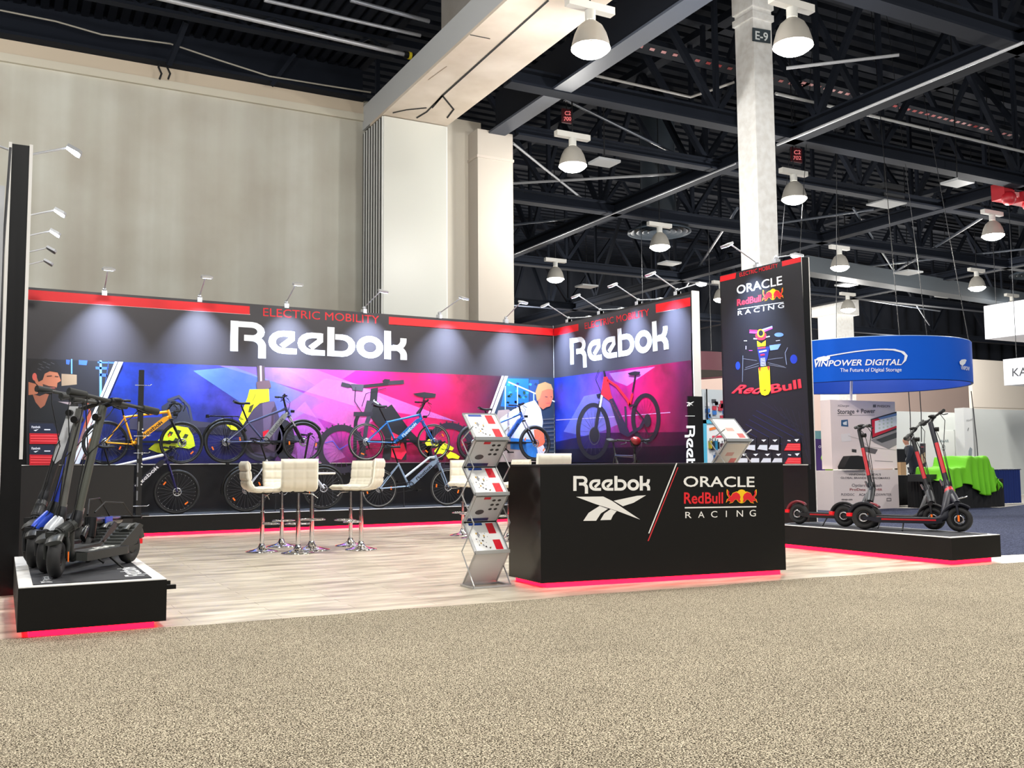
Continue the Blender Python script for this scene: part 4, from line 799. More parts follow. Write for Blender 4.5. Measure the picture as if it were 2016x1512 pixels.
    if bars == 'drop':
        for s in (-1, 1):
            P = [Vector((0, 0, 0)), Vector((0, s*.2, 0)), Vector((.09, s*.22, 0)), Vector((.13, s*.22, -.05)), Vector((.1, s*.225, -.12)), Vector((.0, s*.23, -.13))]
            hbm.tube([v2(ST)+p for p in P], .016, mat((32, 32, 34), .8), 8); g.append([v2(ST)+Vector((.1, s*.22, .0)), v2(ST)+Vector((.16, s*.22, .03)), v2(ST)+Vector((.18, s*.22, -.06)), v2(ST)+Vector((.15, s*.22, -.13))])
    else:
        for s in (-1, 1): hbm.tube([v2(ST), v2(ST)+Vector((-.0, s*.1, .015)), v2(ST)+Vector((-.06, s*.29, .03))], .0125, BLK, 8); g.append([v2(ST)+Vector((-.0, s*.17, .0)), v2(ST)+Vector((.04, s*.19, -.03)), v2(ST)+Vector((.02, s*.28, -.045))])
    ho = obj('handlebar', hbm, t)
    for k, s in enumerate((-1, 1)):
        if bars != 'drop': obj('grip', M().cyl(v2(ST)+Vector((-.03, s*.19, .02)), v2(ST)+Vector((-.063, s*.31, .032)), .019, RUBBER, 10), ho)
        obj('brake_lever', M().tube(g[k], .007, DMETAL, 6), ho)
    obj('display', M().box((ST.x-.01, -.04, ST.y+.02), (ST.x+.06, .04, ST.y+.045), BLK), ho)
    m = M(); m.tube([v2(ST)+Vector((.02, -.1, .0)), v2(ST)+Vector((.1, -.08, -.08)), v2(ST)+Vector((.09, -.03, -.2)), v2(h_)+Vector((.03, -.03, -.02))], .004, BLK, 5); m.tube([v2(ST)+Vector((.02, .12, .0)), v2(ST)+Vector((.13, .05, -.1)), v2(ST)+Vector((.07, -.03, -.24)), v2(H_.lerp(h_, .8), -.03)], .004, BLK, 5); obj('brake_cables', m, t)
    obj('seatpost', M().cyl(v2(S_), v2(SD)+Vector((.0, 0, -.03)), .0145, BLK, 10), t)
    m = M(); n = 10; rows = []
    for i in range(7):
        x = -.13+.28*i/6; w_ = (.075, .08, .07, .05, .032, .022, .014)[i]; zc_ = (.03, .012, .0, -.003, .0, .003, .0)[i]
        rows.append([Vector((SD.x+x, w_*math.cos(2*PI*j/n), SD.y+zc_+.022*math.sin(2*PI*j/n))) for j in range(n)])
    m.add([p for r_ in rows for p in r_], [(i*n+j, i*n+(j+1) % n, (i+1)*n+(j+1) % n, (i+1)*n+j) for i in range(6) for j in range(n)]+[list(range(n)), list(range(6*n, 7*n))], RUBBER, True); obj('saddle', m, t)
    cr = thing0 = bpy.data.objects.new('crankset', None); COL.objects.link(cr); cr.parent = t; cr.location = v2(B_)
    m = M().torus((0, -.055, 0), .078, .008, DMETAL if not dots else SIL, n=30, k=4, rw=.003); 
    for i in range(4): a = i*PI/2+.4; m.beam((0, -.055, 0), (.076*math.cos(a), -.055, .076*math.sin(a)), .004, .018, DMETAL, up=(0, 1, 0))
    obj('chainring', m, cr); ca = Vector((math.cos(rot-1.2), 0, math.sin(rot-1.2)))*.165
    for s in (-1, 1): obj('crank_arm', M().beam((0, s*.07, 0), ca*(-s)+Vector((0, s*.08, 0)), .014, .024, BLK), cr); obj('pedal', M().box(tuple(ca*(-s)+Vector((-.045, s*.08 if s > 0 else -.18, -.012))), tuple(ca*(-s)+Vector((.045, .18 if s > 0 else -.08, .012))), BLK), cr)
    m = M(); m.tube([v2(B_, -.056)+Vector((0, 0, .078)), v2(R_, -.056)+Vector((0, 0, .045))], .004, DMETAL, 4); m.tube([v2(B_, -.056)+Vector((0, 0, -.078)), v2(R_, -.056)+Vector((.03, 0, -.12))], .004, DMETAL, 4); obj('chain', m, t)
    m = M()
    for k in range(5): m.torus((R_.x, -.045-.005*k, R_.y), .052-.006*k, .004, SIL, n=18, k=4, rw=.0015)
    obj('cassette', m, t); obj('derailleur', M().tube([v2(R_, -.07), v2(R_, -.075)+Vector((.02, 0, -.06)), v2(R_, -.07)+Vector((.035, 0, -.13))], .012, BLK, 6), t)
    if fend:
        for c_, a0, a1 in ((R_, .5, 3.3), (F_, .6, 2.6)): 
            fm = M(); P = [v2(c_)+Vector((math.cos(a0+(a1-a0)*i/14), 0, math.sin(a0+(a1-a0)*i/14)))*(r+.02) for i in range(15)]; fm.tube(P, .026, BLK, 6, flat=.3); obj('mudguard', fm, t)
    if rack:
        m = M(); zt = R_.y+r+.075; x0, x1 = R_.x-.3, R_.x+.2
        for s in (-1, 1):
            m.tube([(x0, s*.06, zt), (x1, s*.06, zt), (x1+.08, s*.05, zt-.06)], .007, BLK, 6); m.tube([(R_.x-.06, s*.06, zt), v2(R_, s*.07)], .005, BLK, 6); m.tube([(R_.x+.1, s*.06, zt), v2(R_, s*.07)], .005, BLK, 6)
        m.box((x0-.03, -.05, zt-.03), (x0+.01, .05, zt+.02), BLK); m.beam((x0+.1, -.06, zt), (x0+.1, .06, zt), .01, .01, BLK); obj('luggage_rack', m, t)
    if susp or batt: obj('headlight', M().box((h_.x+.04, -.025, h_.y+.04), (h_.x+.1, .025, h_.y+.085), BLK), t)
    if z0 >= 1:  # wall bracket carrying an upper-row bicycle
        m = M(); 
        for c_ in (R_, F_): m.tube([(c_.x-.02, YW-Y-.03, c_.y+.02), (c_.x-.02, .0, c_.y+.02-.0)], .012, DMETAL, 8); m.tube([(c_.x-.02, 0, c_.y+.02), (c_.x-.02, -.02, c_.y+.02)], .02, DMETAL, 8)
        m.beam((R_.x-.02, YW-Y-.035, R_.y+.02), (F_.x-.02, YW-Y-.035, F_.y+.02), .03, .04, DMETAL); obj('wall_bracket', m, t)
    else: obj('kickstand', M().tube([v2(B_, -.03)+Vector((-.12, 0, 0)), (B_.x-.16, -.16, .012)], .008, BLK, 6), t)
    return t
UG = 'bicycles in the upper row on the back wall'; LG = 'bicycles in the lower row on the long platform'
bicycle(16.72, 285, 1.13, 'bright yellow drop-bar bicycle with black lettered down tube, upper row', UG, (208, 869), (357.6, 874), (261.5, 875), (243.5, 818), (330, 807), (336, 824), (238, 789), (338, 796), (246, 168, 24), r=.355, bars='drop', batt=(246, 168, 24), batt_text=(20, 18, 20), forkc=(30, 30, 32), tw_=.02, rot=.3)
bicycle(16.72, 520, 1.13, 'grey and dark blue bicycle with luggage rack and mudguards, upper row', UG, (444.5, 872), (596, 869), (520, 869), (487.5, 830), (562, 801), (568, 817), (475, 794), (558, 783), (52, 58, 92), (130, 132, 132), r=.365, batt=(132, 134, 134), batt_text=(70, 72, 74), rack=True, susp=True, fend=True, forkc=(28, 28, 30), rot=.9)
bicycle(16.72, 790, 1.13, 'bright blue bicycle with pale rims, over the printed pink smoke, upper row', UG, (720.8, 870.5), (853.6, 870), (779, 871.5), (760, 829), (825.5, 814), (830, 827), (747, 800), (836, 793), (16, 100, 170), r=.345, batt=(12, 100, 172), batt_text=(190, 220, 240), tw_=.018, whitewall=mat((190, 188, 176), .5), rot=1.7)
bicycle(16.72, 990, 1.13, 'blue bicycle with black suspension fork in front of the printed woman, upper row', UG, (932.5, 873.6), (1053, 871.5), (988, 880), (968, 836), (1024.5, 811), (1029.5, 826), (955, 806), (1022, 799), (34, 84, 170), r=.36, batt=(34, 90, 180), batt_text=(14, 16, 30), susp=True, forkc=(26, 26, 28), tw_=.03, rot=.5)
bicycle(16.5, 290, .325, 'dark navy bicycle with a white top tube and large brake disc, lower row', LG, (196, 969), (348, 969), (247.5, 977), (215, 916), (322.5, 892), (329, 908), (206, 880), (337, 884), (34, 32, 78), r=.365, bars='flat', batt=(26, 26, 40), batt_text=(220, 220, 228), forkc=(40, 36, 90), topc=(226, 226, 228), tw_=.026, dots=True, rot=.2)
bicycle(16.5, 560, .325, 'silver step-through bicycle with luggage rack behind the white bar stools, lower row', LG, (484, 961), (636, 961), (556, 965), (524, 905), (600, 903), (606, 920), (514, 872), (608, 858), (196, 198, 204), r=.375, rack=True, susp=True, step=True, batt=(60, 62, 68), forkc=(196, 198, 204), fend=True, dots=True, rot=1.1)
bicycle(16.5, 815, .325, 'light grey-blue step-through bicycle with dark lettering on its thick tube, lower row', LG, (746, 958.5), (881, 958.7), (805.5, 957), (783, 911), (856, 896), (862, 910), (773, 880), (868, 874), (132, 152, 176), r=.35, step=True, batt=(128, 150, 176), batt_text=(20, 24, 34), tw_=.02, whitewall=mat((180, 180, 176), .5), topc=(176, 186, 200), rot=.7)
# bicycle beside the side wall, seen over the counter: stands along y
bz = bicycle(16.5, 560, .006, 'black bicycle with a red-lettered bar bag, saddle just above the counter', 'bicycles by the side wall', (484, 961), (636, 961), (556, 965), (520, 898), (600, 900), (606, 920), (512, 872), (604, 876), (24, 26, 24), r=.36, batt=(30, 40, 30), rot=.4)
bz.location = (9.5, 13.75, .006); bz.rotation_euler = (0, 0, -PI/2-.12); del bz['group']; bz['label'] = 'black bicycle whose saddle shows just above the counter, before the side mural'
t = thing('helmet', Xp(1251, 868, 9.45), 'red and black helmet hanging on the handlebar above the counter', 'helmet')
obj('shell', M().ball((0, 0, 0), .1, mat((120, 16, 24), .3), 14, (1.0, .8, .75)), t); m = M()
for k in (-1, 0, 1): m.torus((0, 0, .01), .096, .012, BLK, axis=(0, 1, .3*k), n=24, k=5, a0=0, a1=PI)
obj('vents', m, t); obj('strap', M().tube([(-.1, 0, -.05), (-.03, -.05, -.2), (.05, 0, -.05)], .006, BLK, 5), t)
# two-tier display pole
t = thing('display_pole', (1.94, 16.32, .325), 'tall black bicycle display pole with small white stickers, by the yellow bicycle', 'stand')
obj('post', M().box((-.045, -.03, 0), (.035, .03, 2.33), mat((22, 22, 23), .35)), t); m = M()
for k, z in enumerate((.98, 1.0, 1.33, 1.38, .78, .83, .5, .55)): m.cyl((.03, -.031, z), (.03, -.036, z), .012, CAP, 8)
for k in range(6): m.box((-.04, -.0325, .25+k*.22), (-.02, -.031, .4+k*.22), mat((120, 122, 128), .5))
obj('stickers', m, t); m = M()
for z in (2.08, 1.0, 1.27, .16): m.tube([(-.1, -.05, z), (.12, -.05, z), (.15, -.05, z+.02)], .007, SIL, 6)
obj('hook', m, t); obj('foot', M().box((-.16, -.05, 0), (.16, .25, .02), mat((22, 22, 23), .35)), t)

# ================================================================ KICK SCOOTERS
def scooter(z0, fc, rc, r, neck, top, barL, barR, label, group, body, accent=None, tw_=.035, stemw=.03, deckw=.15, rf=None, stemc=None, neckc=None, deckc=None, text=None, steer=None, gripr=.021, front_arms=False, susp=False, stripe=None, fendc=None, big=False, ramp_=False):
    fc = Vector(fc); rc = Vector(rc); o = Vector(((fc.x+rc.x)/2, (fc.y+rc.y)/2, z0)); t = thing('kick_scooter', o, label, 'scooter', group)
    F_ = Vector((fc.x, fc.y, z0+r))-o; R_ = Vector((rc.x, rc.y, z0+r))-o; d = (F_-R_).normalized(); sd = Vector((-d.y, d.x, 0)); up = Vector((0, 0, 1))
    neck = Vector(neck)-o; top = Vector(top)-o; bl = Vector(barL)-o; brr = Vector(barR)-o; bm = mat(body, .45, spec=.35); am = mat(accent, .4) if accent else bm; sm = mat(stemc, .45, .2) if stemc else bm; dm = mat(deckc, .7) if deckc else mat((34, 35, 36), .8)
    d0, sd0 = d, sd; ds = Vector((*steer, 0)).normalized() if steer else d; sds = Vector((-ds.y, ds.x, 0))
    for c_, nm in ((F_, 'front_wheel'), (R_, 'rear_wheel')):
        d, sd = (ds, sds) if nm[0] == 'f' else (d0, sd0)
        w = bpy.data.objects.new(nm, None); COL.objects.link(w); w.parent = t; w.location = c_
        obj('tyre', M().torus((0, 0, 0), r-tw_, tw_, TYRE, axis=sd, n=32, k=10), w)
        m = M().torus((0, 0, 0), r-tw_*2, .012, DMETAL, axis=sd, n=28, k=6, rw=tw_*.8)
        for i in range(6):
            a = i*PI/3; v = d*math.cos(a)+up*math.sin(a); m.beam(v*.02, v*(r-tw_*2), .018, .016, DMETAL, up=sd)
        m.cyl(sd*-.035, sd*.035, .035 if nm[0] == 'f' else .05, DMETAL, 14); obj('rim', m, w)
        obj('brake_rotor', M().torus(sd*-.045, .045, .01, SIL, axis=sd, n=20, k=4, rw=.0012), w)
    # fork and neck
    d, sd = ds, sds; m = M(); ax = (neck-F_); cr = F_+up*(r+.035)+(ax.normalized()*.0)-d*.02
    for s in (-1, 1): m.tube([F_+sd*s*(tw_+.025), F_+sd*s*(tw_+.03)+up*r*.7-d*.01, cr+sd*s*(tw_+.012)], .015, bm, 8)
    m.beam(cr-sd*(tw_+.03), cr+sd*(tw_+.03), .05, .035, bm); obj('fork', m, t)
    if front_arms:
        m = M()
        for k in range(9): m.torus(cr.lerp(neck, .12+k*.07), .04, .009, BLK, axis=(neck-cr), n=16, k=5)
        obj('spring', m, t)
    obj('neck', M().tube([cr, cr.lerp(neck, .25), neck], [.04, .05, .042], mat(neckc, .35, .2) if neckc else bm, 14), t)
    m = M(); P = [F_+(-d*math.cos(a)+up*math.sin(a))*(r+.022) for a in [(.1+2.2*i/10) for i in range(11)]]; m.tube(P, tw_+.014, mat(fendc, .35) if fendc else bm, 8, flat=.35); obj('front_mudguard', m, t); d, sd = d0, sd0
    m = M(); P = [R_+(-d*math.cos(a)+up*math.sin(a))*(r+.022) for a in [(.35+1.9*i/10) for i in range(11)]]; m.tube(P, tw_+.014, mat(fendc, .35) if fendc else bm, 8, flat=.35); rm_ = obj('rear_mudguard', m, t)
    e = R_-d*(r+.02)+up*.03; obj('tail_light', M().box(tuple(e-Vector((.03, .03, .02))), tuple(e+Vector((.03, .03, .02))), mat((210, 20, 30), .3, emis=.3)), rm_)
    # stem
    jn = neck.lerp(top, .06); obj('stem', M().tube([jn, top], [stemw, stemw*.92], sm, 12), t)
    obj('folding_joint', M().tube([neck-(top-neck).normalized()*.03, neck, neck.lerp(top, .05), neck.lerp(top, .1)], [.04, .046, .044, .035], DMETAL, 10), t); obj('joint_latch', M().beam(neck.lerp(top, .03)-d*.05, neck.lerp(top, .12)-d*.06, .02, .018, SIL), t)
    if stripe:
        n_ = (-d*.0-sd if sd.dot(EYE-o) < 0 else sd); q = (top-neck); m = M(); a = neck+q*.22; b2 = neck+q*.68; side = d; m.add([a+n_*(stemw+.002)-side*.012, a+n_*(stemw+.002)+side*.012, b2+n_*(stemw+.001)+side*.012, b2+n_*(stemw+.001)-side*.012], [(0, 1, 2, 3)], mat(stripe, .4))
        m.tube([a+n_*stemw*.45+d*stemw*.25, b2+n_*stemw*.45+d*stemw*.25], stemw*.72, mat(stripe, .4), 12); obj('stem_stripe', m, t, 'coloured stripe panel')
    # deck
    a = R_+d*(r*.75); b2 = F_-d*(r*1.25); zt = r*.25-(-0); hz = .06
    def D(p, s, z): return Vector((p.x, p.y, 0))+sd*s+up*z
    zd = r*1.15 if not big else r*1.05; w_ = deckw/2; m = M(); pts = [D(a, -w_*.7, zd-hz), D(a, w_*.7, zd-hz), D(b2, w_, zd-hz), D(b2, -w_, zd-hz)]; ptt = [D(a, -w_*.7, zd), D(a, w_*.7, zd), D(b2, w_, zd), D(b2, -w_, zd)]
    a2 = a+d*.1; pts = [D(a, -w_*.6, zd-hz), D(a2, -w_, zd-hz), D(b2-d*.06, -w_, zd-hz), D(b2, -w_*.5, zd-hz+.01), D(b2, w_*.5, zd-hz+.01), D(b2-d*.06, w_, zd-hz), D(a2, w_, zd-hz), D(a, w_*.6, zd-hz)]
    m.extr(pts, (0, 0, hz), bm); dk_ = obj('deck', m, t)
    obj('deck_mat', M().extr([p+up*(hz)-(p-D(a.lerp(b2, .5), 0, p.z))*.07 for p in pts], (0, 0, .004), dm), dk_)
    if accent:
        m = M()
        for s in (-1, 1): m.beam(D(a2, s*(w_+.002), zd-hz*.3), D(b2-d*.06, s*(w_+.002), zd-hz*.3), .004, .018, am)
        obj('deck_stripe', m, t, 'red side stripe')
    if text:
        m = M(); ln = (b2-a).length; o_ = D(a.lerp(b2, .2), -w_*.4, zd+.006); u = d*ln*.5; vv = sd*w_*.8
        if u.cross(vv).z < 0: o_ = D(a.lerp(b2, .2), w_*.4, zd+.006); vv = -vv
        o_ = D(a.lerp(b2, .85), w_*.55, zd+.007); u = -d*ln*.7; vv = -sd*w_*1.1; lay_flat(m, WORD, o_, u, vv, text); obj('deck_lettering', m, dk_, 'white brand lettering')
    m = M(); e = D(b2, 0, zd-hz*.5); m.tube([e-d*.05, e+d*.03+up*.05, cr.lerp(neck, .5)-d*.03, cr.lerp(neck, .75)], [.045, .056, .062, .05] if big else [.04, .045, .04, .032], bm, 10); obj('neck_brace', m, t)
    if big: obj('neck_stripe', M().tube([cr.lerp(neck, .35)-d*.06+up*.01, cr.lerp(neck, .75)-d*.005, neck+d*.02], [.03, .058, .03], am, 10), t, 'red neck stripe')
    if big: obj('front_hoop', M().tube([cr.lerp(neck, .3)+d*.04-sd*.05, cr.lerp(neck, .45)+d*.15-sd*.05, cr.lerp(neck, .45)+d*.15+sd*.05, cr.lerp(neck, .3)+d*.04+sd*.05], .008, SIL, 6), t, 'pale metal hoop')
    if ramp_:
        e0 = D(a+d*.2, 0, zd); m = M(); e1 = R_-d*.02+up*(r+.05); pr = [e0, e1, e1-d*.06-up*.02, R_+up*(r*.2)+d*.02, e0-up*.05]; m.extr([p-sd*w_*.8 for p in pr], sd*w_*1.6, bm)
        for k in range(6): q = e0.lerp(e1, .15+.13*k)+up*.006; m.beam(q-sd*w_*.7, q+sd*w_*.7, .012, .012, mat((70, 72, 70), .5))
        obj('rear_footrest', m, t)
    for s in (-1, 1): pass
    m = M()
    for s in (-1, 1): m.beam(D(a+d*.05, s*w_*.6, zd-hz*.5), R_+sd*s*(tw_+.03), .025, .04, bm)
    obj('swing_arm', m, t)
    k0 = D(a.lerp(b2, .45), -w_ if sd.dot(EYE-o) < 0 else w_, zd-hz); out = sd*(-1 if sd.dot(EYE-o) < 0 else 1); kf = Vector((k0.x, k0.y, .008))+out*.09; obj('kickstand', M().tube([k0-out*.02, kf], .009, BLK, 6), t)
    # handlebar
    c = (bl+brr)/2; bv = (brr-bl); hb = M(); bow = -d*.02; hb.tube([top, c.lerp(top, .4)+up*.0, c], .02, BLK, 8); hb.tube([bl, bl.lerp(c, .55), c, brr.lerp(c, .55), brr], .0145, mat((52, 54, 54), .5), 8); h_ = obj('handlebar', hb, t)
    for p in (bl, brr):
        obj('grip', M().tube([p, p.lerp(c, .36)], gripr, mat((46, 47, 46), .8), 10), h_); q = p.lerp(c, .42); obj('brake_lever', M().tube([q, q+d*.05-up*.015, p.lerp(c, .12)+d*.055-up*.03], .007, DMETAL, 6), h_)
    q = c; obj('display', M().ball(q+up*.012-d*.01, .05, BLK, 10, (1.2, .8, .45)), h_); obj('clamp', M().cyl(q-bv.normalized()*.04, q+bv.normalized()*.04, .026, DMETAL, 10), h_)
    obj('headlight', M().cyl(neck.lerp(top, .9)+d*.03, neck.lerp(top, .9)+d*.075, .028, BLK, 10), t)
    m = M(); l = neck.lerp(top, .55); m.tube([bl.lerp(c, .4), bl.lerp(c, .5)+d*.08-up*.1, l+d*.07+sd*.02, neck+d*.05, cr+d*.05], .0045, BLK, 5); m.tube([brr.lerp(c, .4), brr.lerp(c, .5)+d*.07-up*.08, l+d*.06-sd*.02, neck+d*.045], .0045, BLK, 5); obj('brake_cables', m, t)
    obj('reflector', M().beam(F_+sd*(tw_+.045)*(1 if sd.dot(EYE-o) > 0 else -1)-up*.02, F_+sd*(tw_+.045)*(1 if sd.dot(EYE-o) > 0 else -1)+up*.05, .02, .008, AMBER), t)
    return t
SGL = 'kick scooters on the left platform'; SGR = 'kick scooters on the right platform'
def W3(x, y, Y): q = Yp(x, y, Y); return tuple(q)
s1 = scooter(.351, (.36, 7.56), (.93, 8.40), .135, W3(148, 1030, 7.66), W3(203, 800, 7.84), W3(135, 770, 7.60), W3(310, 811, 7.98), 'dark grey-green scooter nearest the platform front, white deck lettering', SGL, (40, 42, 40), stemc=(74, 76, 68), text=(228, 230, 222), tw_=.045, deckw=.2, steer=(-.25, -.97), gripr=.028, ramp_=True, stemw=.034, front_arms=True, fendc=(58, 60, 58))
scooter(.351, (.31, 7.95), (.80, 8.95), .13, W3(118, 1020, 8.06), W3(157, 806, 8.2), W3(142, 786, 8.05), W3(248, 800, 8.45), 'scooter with silver neck badge and plain grey stem, second from the platform front', SGL, (34, 35, 36), stemc=(92, 92, 88), neckc=(190, 194, 200), tw_=.042, steer=(-.3, -.95), gripr=.026, ramp_=True, deckw=.18, stemw=.032, fendc=(70, 72, 72))
scooter(.351, (.24, 8.42), (.62, 9.3), .13, W3(101, 1010, 8.5), W3(168, 806, 8.68), W3(120, 780, 8.5), W3(205, 790, 8.9), 'scooter with bright blue stem and neck, third from the platform front', SGL, (28, 29, 32), stemc=(24, 54, 170), neckc=(22, 66, 190), tw_=.04, steer=(-.2, -.98), gripr=.026, deckw=.17, stemw=.03)
sa = scooter(.351, (.25, 8.72), (.56, 9.48), .16, W3(84, 985, 8.84), W3(147, 795, 9.0), W3(72, 765, 8.8), W3(215, 792, 9.2), 'heavy scooter with white stem plate and fat tyre at the left wall', SGL, (26, 27, 29), stemc=(28, 28, 30), neckc=(40, 42, 44), tw_=.055, steer=(-.35, -.94), gripr=.028, deckw=.2, stemw=.036, front_arms=True, susp=True)
m = M(); n0 = Vector(W3(84, 985, 8.84))-sa.location; t0 = Vector(W3(147, 795, 9.0))-sa.location; v = Vector((0, -.04, 0)); q = t0-n0
m.add([n0+q*.42+v+Vector((-.035, 0, 0)), n0+q*.37+v, n0+q*.42+v+Vector((.035, 0, 0)), n0+q*.97+v+Vector((.035, 0, 0)), n0+q*.97+v+Vector((-.035, 0, 0))], [(0, 1, 2, 3, 4)], mat((228, 230, 232), .35)); m.extr([n0+q*.42+v+Vector((-.035, 0, 0)), n0+q*.37+v, n0+q*.42+v+Vector((.035, 0, 0)), n0+q*.97+v+Vector((.035, 0, 0)), n0+q*.97+v+Vector((-.035, 0, 0))], (0, .02, 0), mat((222, 224, 226), .35)); obj('stem_plate', m, sa, 'white stem plate')
# folded scooter behind
t = thing('folded_scooter', (.8, 9.0, .351), 'folded black scooter with blue label lying behind the front scooter', 'scooter', None, 1.15); bm2 = mat((26, 27, 28), .25, .3)
for x in (-.36, .36):
    w = M().torus((x, 0, .11), .078, .034, TYRE, n=26, k=8); w.cyl((x, -.03, .11), (x, .03, .11), .045, DMETAL, 14); obj('wheel', w, t)
obj('deck', M().box((-.28, -.09, .1), (.28, .09, .17), bm2), t); m = M(); m.tube([(-.36+.16*math.cos(a), 0, .11+.16*math.sin(a)) for a in [.3+.28*i for i in range(9)]], .05, bm2, 8, flat=.4); obj('front_mudguard', m, t)
obj('stem', M().tube([(-.33, 0, .33), (.42, .02, .30)], .034, bm2, 12), t); obj('neck', M().tube([(-.36, 0, .2), (-.33, 0, .36)], .05, bm2, 12), t); obj('label_plate', M().box((-.1, -.045, .28), (.06, -.034, .35), mat((50, 80, 190), .3)), t, 'blue and white label')
obj('handlebar', M().tube([(.42, -.18, .32), (.42, .18, .32)], .016, BLK, 8), t); m = M(); m.tube([(.4, .1, .33), (.2, .12, .5), (-.1, .1, .5), (-.3, .04, .38)], .008, BLK, 6); m.tube([(.4, -.1, .33), (.15, -.1, .46), (-.15, -.05, .48), (-.3, -.02, .4)], .007, BLK, 6); obj('brake_cables', m, t)
# right platform scooters
NV = (20, 22, 34)
scooter(.306, (9.70, 7.36), (9.15, 8.24), .142, W3(1866, 960, 7.62), W3(1832, 833, 7.95), W3(1817, 835, 8.28), W3(1858, 808, 7.70), 'dark navy scooter with long red stem and deck stripes, nearest on the right platform', SGR, NV, (176, 8, 26), stripe=(180, 8, 28), tw_=.036, deckw=.17, stemw=.032, big=True)
scooter(.306, (9.72, 7.72), (9.30, 8.68), .135, W3(1828, 968, 7.9), W3(1794, 854, 8.2), W3(1782, 864, 8.0), W3(1817, 829, 8.5), 'black scooter with red striped stem, second on the right platform', SGR, (24, 24, 28), (176, 8, 26), stripe=(180, 8, 28), tw_=.036, deckw=.16, stemw=.028)
scooter(.306, (9.45, 8.4), (9.2, 9.36), .135, W3(1716, 962, 8.62), W3(1691, 846, 8.9), W3(1684, 842, 9.1), W3(1712, 838, 8.5), 'slim black scooter with red stem panel, rearmost on the right platform by the tall wall', SGR, (26, 26, 30), (170, 8, 26), stripe=(180, 8, 28), tw_=.032, deckw=.15, stemw=.026, fendc=(120, 20, 34))

# ================================================================ BAR STOOLS AND TABLE
LEA = mat((232, 226, 208), .42)
def pad_mesh():
    prof = [(.21, .0), (.19, .004), (0.05, .002), (-.1, .0), (-.16, .015), (-.2, .06), (-.215, .12), (-.222, .2), (-.232, .3), (-.24, .37)]
    P = [Vector(p) for p in prof]; L = [0]
    for i in range(1, len(P)): L.append(L[-1]+(P[i]-P[i-1]).length)
    tot = L[-1]
    def at(s):
        for i in range(1, len(P)):
            if s <= L[i]+1e-9: k = (s-L[i-1])/(L[i]-L[i-1]); return P[i-1].lerp(P[i], k)
        return P[-1]
    NS, NW = 48, 26; m = M(); grid = []
    for side in (1, -1):
        g = []
        for i in range(NS+1):
            s = tot*i/NS; p = at(s); q = at(min(tot, s+.01)); q0 = at(max(0, s-.01)); d = (q-q0).normalized(); n = Vector((d.y, -d.x)); n = n if side > 0 else -n
            # n for side 1 must point to the sitter: up on the seat, forward on the back
            n = Vector((d.y, -d.x))*(-1)
            n = -Vector((-d.y, d.x)); nn_ = Vector((d.y, -d.x)); row = []
            for j in range(NW+1):
                w_ = -1+2*j/NW; ss = s/tot; cell = abs(math.sin(ss*6*PI)); cw = abs(math.sin((w_+1)/2*3*PI)); tuft = (min(1, cell*2.2)*.62+.38)*(min(1, cw*2.2)*.62+.38)
                edge = min(1, (1-abs(w_))*7)**.5*min(1, min(ss, 1-ss)*16+.0)**.5; th = .037*edge*(.38+.62*tuft)
                inset = 1.0; v = p+nn_*(-th if side > 0 else th)*1.0
                row.append(Vector((w_*.225, v.x, v.y)))
            g.append(row)
        grid.append(g)
    vs = [v for g in grid for r_ in g for v in r_]; k = (NS+1)*(NW+1); W1 = NW+1; fs = []
    for b0 in (0, k):
        for i in range(NS):
            for j in range(NW): a = b0+i*W1+j; fs.append((a, a+1, a+1+W1, a+W1))
    for i in range(NS): 
        for j in (0, NW): a = i*W1+j; fs.append((a, a+W1, k+a+W1, k+a))
    for j in range(NW):
        for i in (0, NS): a = i*W1+j; fs.append((a, a+1, k+a+1, k+a))
    m.add(vs, fs, LEA, True); return m
def make_stool():
    t = thing('bar_stool', (0, 0, 0), 'white tufted bar stool', 'stool', 'white bar stools'); SH = .80
    p = pad_mesh(); p.v = [(x, y, z+SH) for x, y, z in p.v]; obj('seat_shell', p, t, 'cream quilted seat and back')
    obj('base', M().lathe((0, 0, 0), [(.0, .0), (.205, .002), (.205, .01), (.15, .022), (.07, .045), (.045, .07), (.034, .1), (.032, .11)], CHROME, 32), t)
    obj('column', M().cyl((0, 0, .09), (0, 0, .52), .027, CHROME, 16).cyl((0, 0, .52), (0, 0, SH-.05), .022, CHROME, 16).torus((0, 0, .52), .027, .004, CHROME, axis=(0, 0, 1), n=16, k=5), t)
    m = M(); m.tube([(.03, 0, .36), (.13, .03, .36), (.15, .12, .36), (.1, .2, .36), (0, .225, .36), (-.1, .2, .36), (-.15, .12, .36), (-.13, .03, .36), (-.03, 0, .36)], .009, CHROME, 8); obj('footrest', m, t)
    obj('seat_plate', M().box((-.1, -.1, SH-.052), (.1, .1, SH-.032), mat((30, 30, 30), .5)), t); obj('lift_lever', M().tube([(.05, 0, SH-.06), (.17, .02, SH-.07), (.24, .03, SH-.12)], .005, CHROME, 6), t)
    return t
proto = make_stool(); first = True
